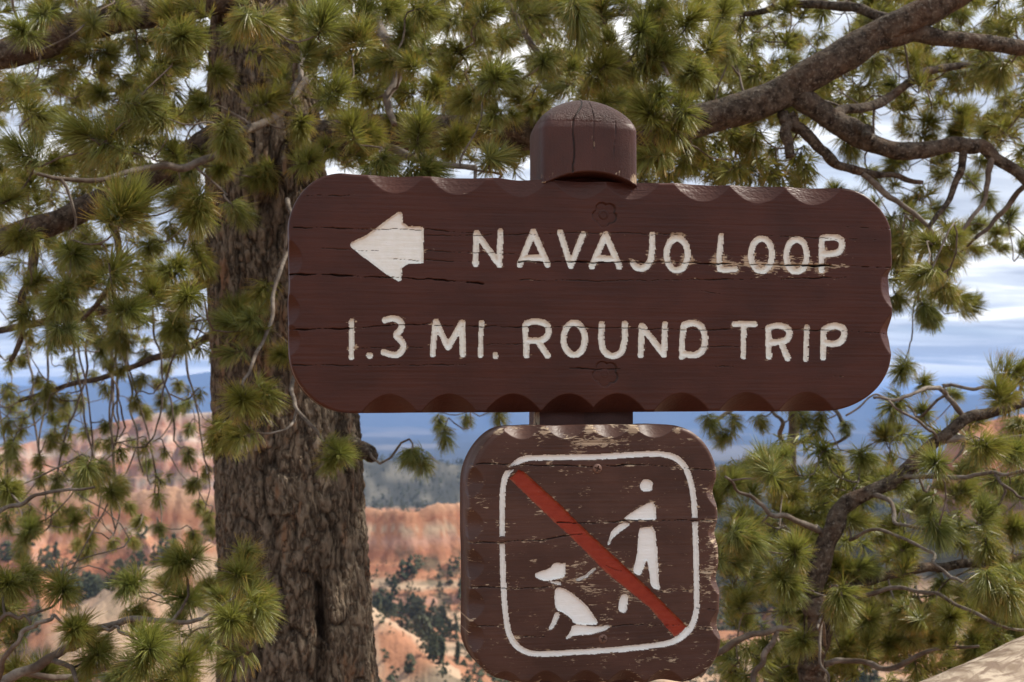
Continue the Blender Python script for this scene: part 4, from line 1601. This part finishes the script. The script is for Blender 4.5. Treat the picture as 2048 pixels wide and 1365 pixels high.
old.limb([(575, 400, 4.2, 5), (585, 470, 3.9, 4), (560, 540, 3.7, 4), (538, 640, 3.55, 4), (508, 720, 3.4, 3.5), (490, 775, 3.3, 3)], mat=M_TWIG, bark=.1)
old.limb([(600, 700, 4.3, 5), (585, 780, 3.9, 4), (600, 830, 3.8, 4), (650, 880, 3.7, 3.5)], mat=M_TWIG, bark=.1)
old.limb([(690, 880, 4.5, 22), (715, 895, 4.45, 19), (738, 905, 4.4, 15), (742, 907, 4.4, 10)], 'stub', bark=.25)
old.limb([(715, -40, 4.1, 13), (731, 0, 4.0, 12), (765, 62, 3.9, 11), (793, 144, 3.8, 10), (776, 195, 3.75, 8), (786, 246, 3.7, 6)], mat=M_TWIG, bark=.15)
old.limb([(540, -220, 4.5, 30), (760, -180, 4.1, 26), (1000, -130, 3.8, 22), (1250, -90, 3.6, 16), (1500, -70, 3.5, 9)], sides=14, bark=.15)
old.limb([(500, -260, 4.5, 28), (330, -190, 4.0, 24), (150, -120, 3.6, 18), (-60, -60, 3.4, 10)], sides=14, bark=.15)
old.limb([(900, -150, 3.9, 10), (980, -40, 3.8, 8), (1050, 60, 3.7, 7), (1100, 150, 3.6, 5)], mat=M_TWIG)
old.limb([(1180, -100, 3.65, 9), (1220, -20, 3.5, 7), (1300, 70, 3.4, 6), (1330, 150, 3.3, 4)], mat=M_TWIG)
old.limb([(700, 265, 4.35, 12), (760, 290, 4.0, 9), (850, 320, 3.7, 7), (950, 335, 3.5, 5)], mat=M_TWIG)
old.limb([(620, 0, 4.5, 7), (615, 70, 4.2, 6), (600, 140, 4.0, 5), (580, 190, 3.8, 4)], mat=M_TWIG)
old.limb([(520, 520, 4.9, 16), (380, 570, 5.3, 13), (250, 610, 5.6, 11), (100, 640, 5.8, 9), (-60, 670, 6.0, 6)], bark=.15)
old.limb([(480, 640, 4.9, 10), (380, 690, 5.2, 8), (300, 720, 5.4, 6), (180, 760, 5.6, 5), (40, 800, 5.8, 4)], bark=.15)
old.limb([(700, 540, 4.7, 14), (900, 600, 4.9, 11), (1150, 640, 5.1, 8), (1400, 680, 5.2, 5)], bark=.15)
old.limb([(-60, 1030, 3.9, 8), (0, 1021, 3.85, 7), (51, 1004, 3.8, 6), (103, 985, 3.75, 5), (188, 973, 3.7, 4)], mat=M_TWIG) if False else None
for k in range(9):      # long limbs above the picture
    a = g.uniform(0, 6.28)
    yy = -330 - 70 * k
    i = int(np.argmin(np.abs(TCtr[:, 2] - (EYE - (yy - HORIZON) / FPX * TD))))
    p0 = TCtr[i]
    ln = 2.0 - .13 * k
    u = np.linspace(0, 1, 16)
    C = np.stack([p0[0] + math.cos(a) * ln * u, p0[1] + math.sin(a) * ln * u, p0[2] + .35 * u ** 2 * ln], -1) + .03 * np.stack([noise(u * 6, seed=400 + k * 3 + j) for j in range(3)], -1)
    v, f, uv = tube(C, np.linspace(.035, .008, 16), 8, .12, k)
    o = obj('branch', mesh_np('branch', v, f, True, None, M_LIMB), old.root)
    old.limbs.append(o)
    old.nodes = np.vstack([old.nodes, C[4:]])
    old.nrad = np.concatenate([old.nrad, np.linspace(.03, .008, 12)])
    old.nlimb = np.concatenate([old.nlimb, np.full(12, len(old.limbs) - 1)])

for k in range(17):       # long thin shoots hanging in front of the canyon
    x0_, y0_ = g.uniform(-40, 430), g.uniform(560, 680)
    d0_ = float(np.interp(x0_, [-40, 430], [5.9, 5.1])) + g.uniform(-.2, .3)
    yl = g.uniform(260, 430)
    sw = g.normal(0, 60)
    old.limb([(x0_, y0_, d0_, 2.7), (x0_ + sw * .2, y0_ + yl * .3, d0_ - .05, 2.4), (x0_ + sw * .7, y0_ + yl * .65, d0_ - .1, 2.0), (x0_ + sw, y0_ + yl, d0_ - .1, 1.8)], mat=M_TWIG, sides=6, wob=.014)
old.limb([(1335, 255, 4.2, 6), (1322, 238, 3.8, 5), (1300, 228, 3.4, 4)], mat=M_TWIG)
old.limb([(1240, 262, 4.2, 6), (1238, 235, 3.9, 5), (1236, 205, 3.7, 4)], mat=M_TWIG)
spots = hand([(650, 40, 62), (540, 50, 56), (370, 75, 66), (440, 150, 46), (545, 200, 48), (640, 110, 50), (300, 215, 60), (155, 265, 78), (285, 235, 55), (450, 280, 60), (268, 412, 78), (398, 432, 60), (485, 432, 48), (510, 355, 42), (620, 322, 50), (690, 65, 54), (672, 180, 58), (700, 245, 55), (840, 250, 64), (770, 335, 58), (860, 345, 60), (1000, 315, 60), (1040, 290, 42), (910, 100, 50), (760, 130, 50), (1000, 155, 55), (1085, 130, 52), (1160, 60, 70), (1215, 130, 60), (1280, 65, 60), (1385, 40, 62), (1335, 105, 64), (1395, 150, 50), (1295, 225, 70), (1235, 200, 50), (930, 205, 50), (1130, 15, 50), (860, 30, 50), (985, 20, 52), (1050, 60, 46), (810, 60, 48), (590, 110, 40), (730, 190, 48), (800, 180, 46), (1060, 220, 44), (960, 250, 44), (1180, 180, 44), (1260, 150, 46), (1440, 90, 44), (1450, 20, 46), (60, 180, 50), (40, 60, 52), (130, 100, 42), (220, 110, 42), (200, 190, 40), (250, 30, 46), (100, 20, 46), (330, 140, 48), (400, 210, 46), (30, 300, 60), (20, 400, 58), (60, 360, 48), (340, 300, 46), (380, 350, 44), (240, 330, 46), (600, 255, 46), (470, 70, 48), (560, 150, 46), (590, 30, 48), (440, 340, 44), (500, 500, 38), (560, 560, 38), (455, 480, 40), (640, 20, 52), (650, 300, 48), (730, 20, 50), (740, 270, 48), (820, 110, 46), (870, 170, 46), (950, 60, 48), (1120, 180, 46), (1030, 190, 46), (780, 20, 46), (340, 30, 50), (180, 40, 48), (90, 230, 52), (220, 290, 48), (110, 330, 46), (350, 400, 46), (70, 250, 44), (900, 290, 46), (1080, 30, 50), (1200, 10, 54), (1320, 20, 54)], g=g)
spots += hand([(150, 510, 54), (120, 600, 58), (140, 668, 54), (262, 620, 58), (372, 598, 60), (330, 545, 46), (80, 560, 44), (490, 610, 42), (520, 600, 44), (452, 648, 52), (560, 712, 44), (485, 800, 60), (458, 882, 50), (682, 910, 50), (40, 640, 44), (300, 500, 44), (190, 560, 44), (230, 680, 40), (400, 520, 44), (520, 660, 40), (30, 480, 46), (440, 560, 40), (300, 580, 48), (350, 660, 44)], ax=(0, -.6, -.35), g=g)
spots += hand([(892, 880, 34, 5.0), (820, 915, 44, 4.2), (1000, 838, 28, 5.2), (935, 845, 26, 5.2), (880, 850, 26, 5.2)], ax=(0, -.1, -1), spread=.25, g=g)
spots += hand([(1860, 488, 46), (1835, 560, 54), (1880, 585, 46), (1925, 600, 40), (1950, 610, 36), (1800, 500, 42), (1950, 500, 34), (1840, 440, 42), (1880, 420, 34), (1800, 600, 40), (1850, 620, 44), (1920, 470, 34), (1960, 450, 32), (1800, 745, 40), (1810, 545, 42), (1900, 520, 38), (1870, 540, 40)], ax=(.3, -.3, -.3), g=g)
n_hand = len(spots)


def off_trunk(px, py):
    return 420 < px < 720


small_l = fill((-60, 690, 425, 1110), 100, (4.9, 6.6), (.55, .74), (0, -.15, -1), .3, g, True, None, 25)
top_r = fill((1440, -60, 2120, 250), 70, (4.3, 6.2), (.72, .92), (.1, -.4, -.2), .5, g, True, None, 34)
mid_r = fill((1650, 240, 2120, 500), 36, (4.3, 5.6), (.70, .90), (.1, -.4, -.3), .5, g, True, None, 36)
single_fill = small_l + top_r + mid_r
room = 300 - n_hand
g.shuffle(single_fill)
spots += [s for s in single_fill[:room]]
spots += [(p, a, s, False) for p, a, s, _ in single_fill[room:]]
spots += fill((-80, -80, 1500, 330), 520, (4.3, 6.2), (.78, 1.0), (0, -.4, -.2), .6, g, False, lambda x, y: 425 < x < 600)
spots += fill((1440, -80, 2150, 270), 240, (4.4, 6.4), (.72, .92), (0, -.3, -.2), .6, g, False)
spots += fill((1270, 270, 1620, 372), 40, (4.25, 4.8), (.85, 1.05), (0, -.3, -.5), .5, g, False)
spots += fill((-80, 330, 420, 700), 140, (4.6, 6.4), (.72, .92), (0, -.3, -.4), .5, g, False)
spots += fill((-80, 690, 200, 1060), 26, (5.2, 6.6), (.55, .7), (0, -.1, -1), .3, g, False)
spots += fill((-500, -1100, 1900, -100), 190, (3.3, 6.0), (1.1, 1.5), (0, -.3, .2), .6, g, False)
old.tufts(spots)
old.finish()

# ---------------------------------------------------------------- young leaning pine at the right
g = np.random.default_rng(92)
b = at(1640, HORIZON + EYE / 3.9 * FPX, 3.9)
lean = Tree('leaning_pine_tree', (b[0], b[1], 0), 'crooked young pine leaning over the log rail right of the dog sign', 55)
yb = HORIZON + EYE / 3.9 * FPX + 60
lean.limb([(1650, yb, 3.9, 39.6), (1640, 1700, 3.9, 34.4), (1628, 1480, 3.9, 31.0), (1625, 1350, 3.9, 29.2), (1632, 1250, 3.9, 26.7), (1628, 1180, 3.9, 24.9), (1655, 1090, 3.9, 19.7), (1680, 1020, 3.9, 17.5), (1735, 985, 3.9, 14.6), (1800, 950, 3.9, 13.2), (1870, 885, 3.9, 12.4), (1940, 838, 3.9, 11.0), (2060, 800, 3.9, 8.8), (2180, 770, 3.9, 5.1)], 'trunk', n=110, sides=22, bark=.16, wob=.008)
lean.limb([(1640, 1062, 3.9, 7.3), (1590, 1046, 3.85, 5.9), (1540, 1022, 3.8, 4.6), (1490, 992, 3.75, 3.3), (1450, 955, 3.7, 2.6)], bark=.15)
lean.limb([(1635, 1205, 3.9, 10.6), (1740, 1160, 4.0, 9.9), (1850, 1138, 4.1, 9.2), (1930, 1128, 4.15, 9.2), (2060, 1115, 4.2, 7.3), (2200, 1110, 4.2, 4.6)], bark=.2, sides=14)
lean.limb([(1880, 880, 3.9, 7.9), (1960, 880, 3.85, 6.6), (2060, 872, 3.8, 5.3), (2160, 860, 3.8, 3.3)], bark=.15)
lean.limb([(1790, 955, 3.9, 5.3), (1870, 950, 3.8, 4.6), (1930, 957, 3.7, 4.6), (1990, 950, 3.65, 4.0), (2060, 936, 3.6, 3.3), (2150, 920, 3.6, 2.6)], mat=M_TWIG)
lean.limb([(1990, 950, 3.65, 3.3), (2030, 985, 3.6, 2.6), (2080, 1010, 3.55, 2.3)], mat=M_TWIG)
lean.limb([(1740, 985, 3.9, 5.3), (1785, 1010, 3.8, 4.6), (1796, 1048, 3.7, 4.0), (1850, 1060, 3.6, 3.3), (1890, 1068, 3.55, 2.6)], mat=M_TWIG)
lean.limb([(1700, 1080, 3.9, 4.0), (1760, 1064, 3.7, 3.3), (1850, 1095, 3.55, 3.3), (1872, 1130, 3.5, 3.3), (1900, 1155, 3.45, 3.3), (1935, 1165, 3.4, 2.6)], mat=M_TWIG)
lean.limb([(1640, 1230, 3.9, 5.9), (1740, 1185, 3.8, 4.6), (1850, 1182, 3.7, 4.0), (1920, 1215, 3.6, 4.0), (2000, 1252, 3.5, 3.3), (2080, 1268, 3.5, 2.6)], mat=M_TWIG)
lean.limb([(1640, 1270, 3.9, 5.3), (1610, 1265, 3.85, 4.6), (1560, 1262, 3.8, 5.9), (1500, 1275, 3.8, 6.6), (1440, 1305, 3.8, 6.6), (1400, 1350, 3.8, 5.3)], bark=.2)
lean.limb([(1555, 1262, 3.8, 5.3), (1530, 1310, 3.8, 5.9), (1505, 1365, 3.8, 5.9), (1495, 1440, 3.8, 5.3)], bark=.2)
lean.limb([(1645, 1330, 3.9, 6.6), (1700, 1320, 3.85, 5.9), (1780, 1335, 3.8, 5.3), (1860, 1300, 3.7, 4.0), (1960, 1290, 3.6, 2.6)], bark=.2)
lean.limb([(1935, 840, 3.9, 5.9), (1905, 808, 3.9, 5.3), (1885, 776, 3.9, 4.6), (1850, 780, 3.85, 4.0), (1814, 793, 3.8, 3.3), (1750, 800, 3.8, 2.6)], bark=.15)
lean.limb([(1888, 780, 3.9, 4.0), (1895, 766, 3.9, 3.3), (1952, 776, 3.85, 3.3), (2010, 770, 3.8, 2.6)], bark=.15)
lean.limb([(1880, 885, 3.9, 3.3), (1850, 850, 3.85, 3.0), (1800, 820, 3.8, 2.6), (1760, 790, 3.8, 2.0), (1690, 830, 3.8, 2.0)], mat=M_TWIG)
lean.limb([(1650, 1290, 3.85, 3.3), (1642, 1240, 3.5, 3.3), (1640, 1300, 3.4, 3.0), (1655, 1365, 3.35, 2.6), (1660, 1420, 3.3, 2.6)], mat=M_TWIG)
spots = hand([(1782, 822, 45), (1993, 778, 50), (2006, 813, 46), (1773, 866, 38), (1980, 897, 60), (1870, 928, 56), (1725, 919, 45), (1747, 954, 42), (1672, 928, 32), (1532, 923, 50), (1466, 967, 46), (1589, 994, 42), (1660, 980, 40), (1501, 1081, 56), (1589, 1103, 56), (1576, 1174, 60), (1668, 1130, 46), (1725, 1134, 46), (1686, 1205, 56), (1813, 1095, 50), (1879, 1068, 52), (1967, 1020, 50), (1971, 1174, 60), (1901, 1235, 50), (1822, 1227, 46), (1738, 1240, 48), (1598, 1288, 52), (1611, 1227, 46), (1488, 1196, 46), (1725, 1046, 46), (1971, 1099, 46), (2033, 1160, 52), (1949, 1301, 46), (2024, 906, 52), (1700, 1290, 44), (1780, 1290, 46), (1860, 1280, 44), (1880, 1180, 40), (2030, 1060, 44), (2040, 980, 44), (1930, 980, 42), (1560, 960, 44), (1500, 940, 40), (1470, 1110, 40), (1640, 1060, 38), (1840, 1000, 40), (1780, 1180, 40), (1990, 1220, 44), (2030, 850, 44), (1960, 840, 36), (1910, 790, 32), (2040, 740, 44)], ax=(0, -.7, .15), g=g)
spots += fill((1440, 870, 2120, 1360), 115, (3.9, 5.0), (.75, .95), (0, -.4, 0), .5, g, False)
spots += fill((1440, 900, 2100, 1330), 55, (3.8, 4.8), (.7, .88), (0, -.4, 0), .5, g, True, None, 45)
spots += fill((1440, 1240, 2000, 1400), 26, (4.2, 5.0), (.9, 1.1), (0, -.3, 0), .6, g, False)
spots += fill((2060, 700, 2300, 1300), 24, (3.6, 4.6), (.9, 1.1), (0, -.3, 0), .6, g, False)
lean.tufts(spots)
lean.finish()

# ---------------------------------------------------------------- slender bare-stemmed pine between the boards and the leaning pine
g = np.random.default_rng(93)
b = at(1578, HORIZON + EYE / 5.1 * FPX, 5.1)
slim = Tree('slender_pine_tree', (b[0], b[1], 0), 'slender pine with straight thin grey stem behind the edge of the dog sign', 70)
slim.limb([(1576, HORIZON + EYE / 5.1 * FPX + 40, 5.1, 18), (1578, 1365, 5.1, 16), (1578, 1100, 5.1, 14), (1582, 1000, 5.1, 13), (1585, 900, 5.1, 12), (1588, 830, 5.1, 11), (1592, 650, 5.1, 8), (1595, 500, 5.1, 4)], 'trunk', n=70, sides=14, bark=.12, mat=M_TWIG)
slim.limb([(1585, 905, 5.1, 6), (1560, 870, 5.0, 5), (1568, 845, 4.9, 4), (1540, 820, 4.9, 3)], mat=M_TWIG)
slim.limb([(1588, 890, 5.1, 5), (1620, 875, 5.0, 4), (1660, 890, 4.9, 3.5), (1700, 870, 4.9, 3)], mat=M_TWIG)
slim.limb([(1580, 1060, 5.1, 5), (1530, 1040, 5.0, 4), (1480, 1060, 4.9, 3)], mat=M_TWIG)
slim.limb([(1590, 760, 5.1, 6), (1500, 800, 5.0, 5), (1430, 840, 4.9, 4)], mat=M_TWIG)
slim.limb([(1590, 740, 5.1, 6), (1640, 790, 5.0, 5), (1690, 850, 4.9, 4)], mat=M_TWIG)
spots = hand([(1422, 853, 36, 4.9), (1470, 848, 30, 4.9), (1445, 880, 32, 4.9), (1611, 842, 34, 4.9), (1640, 846, 30, 4.9), (1525, 850, 28, 4.9), (1672, 930, 28, 4.9), (1690, 860, 26, 4.9)], ax=(0, -.2, -.9), spread=.3, g=g)
spots += fill((1430, 520, 1740, 820), 22, (4.8, 5.5), (.85, 1.05), (0, -.3, -.3), .5, g, True)
slim.tufts(spots)

# ---------------------------------------------------------------- young pine whose boughs enter at the lower left
g = np.random.default_rng(94)
b = at(-40, HORIZON + EYE / 3.1 * FPX, 3.1)
yng = Tree('young_pine_tree', (b[0], b[1], 0), 'young pine spreading long-needled boughs in front of the old trunk base', 85)
yng.limb([(-40, HORIZON + EYE / 3.1 * FPX + 60, 3.1, 40), (-30, 2000, 3.1, 34), (-60, 1700, 3.1, 30), (-40, 1500, 3.1, 26), (-50, 1380, 3.1, 22), (-70, 1250, 3.1, 16), (-60, 1100, 3.1, 10)], 'trunk', n=60, sides=16, bark=.14)
yng.limb([(-40, 1420, 3.1, 12.2), (20, 1350, 3.1, 10.9), (103, 1322, 3.1, 9.5), (154, 1291, 3.1, 8.2), (222, 1248, 3.1, 6.8), (328, 1243, 3.05, 5.4), (410, 1237, 3.0, 4.1)], mat=M_TWIG, bark=.14)
yng.limb([(-30, 1440, 3.1, 6.1), (0, 1346, 3.0, 5.4), (25, 1300, 2.95, 4.8), (51, 1262, 2.95, 4.4), (85, 1250, 2.95, 4.1), (113, 1236, 2.95, 3.4)], mat=M_TWIG)
yng.limb([(-50, 1320, 3.1, 5.4), (0, 1240, 3.0, 4.8), (40, 1236, 3.0, 3.4), (62, 1250, 3.0, 2.7)], mat=M_TWIG)
yng.limb([(103, 1320, 3.1, 6.1), (140, 1335, 3.05, 4.8), (150, 1365, 3.0, 4.1), (160, 1420, 3.0, 3.4)], mat=M_TWIG)
yng.limb([(205, 1255, 3.08, 4.1), (235, 1262, 3.0, 3.4), (280, 1285, 2.95, 2.7)], mat=M_TWIG)
yng.limb([(30, 1345, 3.1, 6.8), (150, 1350, 3.2, 6.1), (260, 1320, 3.2, 5.4), (350, 1300, 3.2, 4.1), (400, 1305, 3.2, 3.4)], mat=M_TWIG)
yng.limb([(-60, 1090, 3.3, 5.4), (0, 1021, 3.6, 4.8), (51, 1004, 3.6, 4.1), (103, 985, 3.6, 3.4), (188, 973, 3.6, 2.4)], mat=M_TWIG)
spots = hand([(20, 1170, 60), (125, 1182, 60), (145, 1262, 62), (350, 1130, 60), (362, 1195, 54), (250, 1172, 52), (470, 1150, 60), (508, 1185, 54), (458, 1243, 66), (300, 1300, 70), (372, 1325, 62), (200, 1312, 60), (420, 1172, 42), (90, 1345, 56), (20, 1258, 50), (60, 1150, 44), (280, 1230, 44), (410, 1290, 50), (240, 1355, 50), (330, 1360, 54), (330, 1165, 44), (440, 1195, 52), (-20, 1210, 52), (30, 1340, 50), (160, 1360, 50)], ax=(.1, -.8, .25), spread=.35, g=g, dmin=2.8)
spots += hand([(165, 955, 46), (225, 990, 44), (20, 985, 48), (150, 1040, 36), (205, 945, 38), (60, 1060, 38)], ax=(.2, -.4, -.3), g=g)
spots += fill((-300, 1100, -40, 1500), 16, (2.9, 3.4), (.9, 1.1), (0, -.4, .3), .5, g, True)
yng.tufts(spots)

# ---------------------------------------------------------------- haze over the whole place
hz = NT('haze')
hz.n.remove(hz.b)
pv = hz.n.new('ShaderNodeVolumePrincipled')
pv.inputs['Color'].default_value = (.25, .42, .80, 1)
pv.inputs['Density'].default_value = 0.000055
pv.inputs['Anisotropy'].default_value = 0.0
hz.l.new(pv.outputs[0], hz.out.inputs['Volume'])
x0, x1, y0, y1, z0, z1 = -40000, 40000, -40000, 47000, -700, 480
V = np.array([(x, y, z) for z in (z0, z1) for y in (y0, y1) for x in (x0, x1)], float)
F = np.array([(0, 2, 3, 1), (4, 5, 7, 6), (0, 1, 5, 4), (2, 6, 7, 3), (0, 4, 6, 2), (1, 3, 7, 5)])
obj('haze', mesh_np('haze', V, [F], False, None, hz.m), kind='stuff')
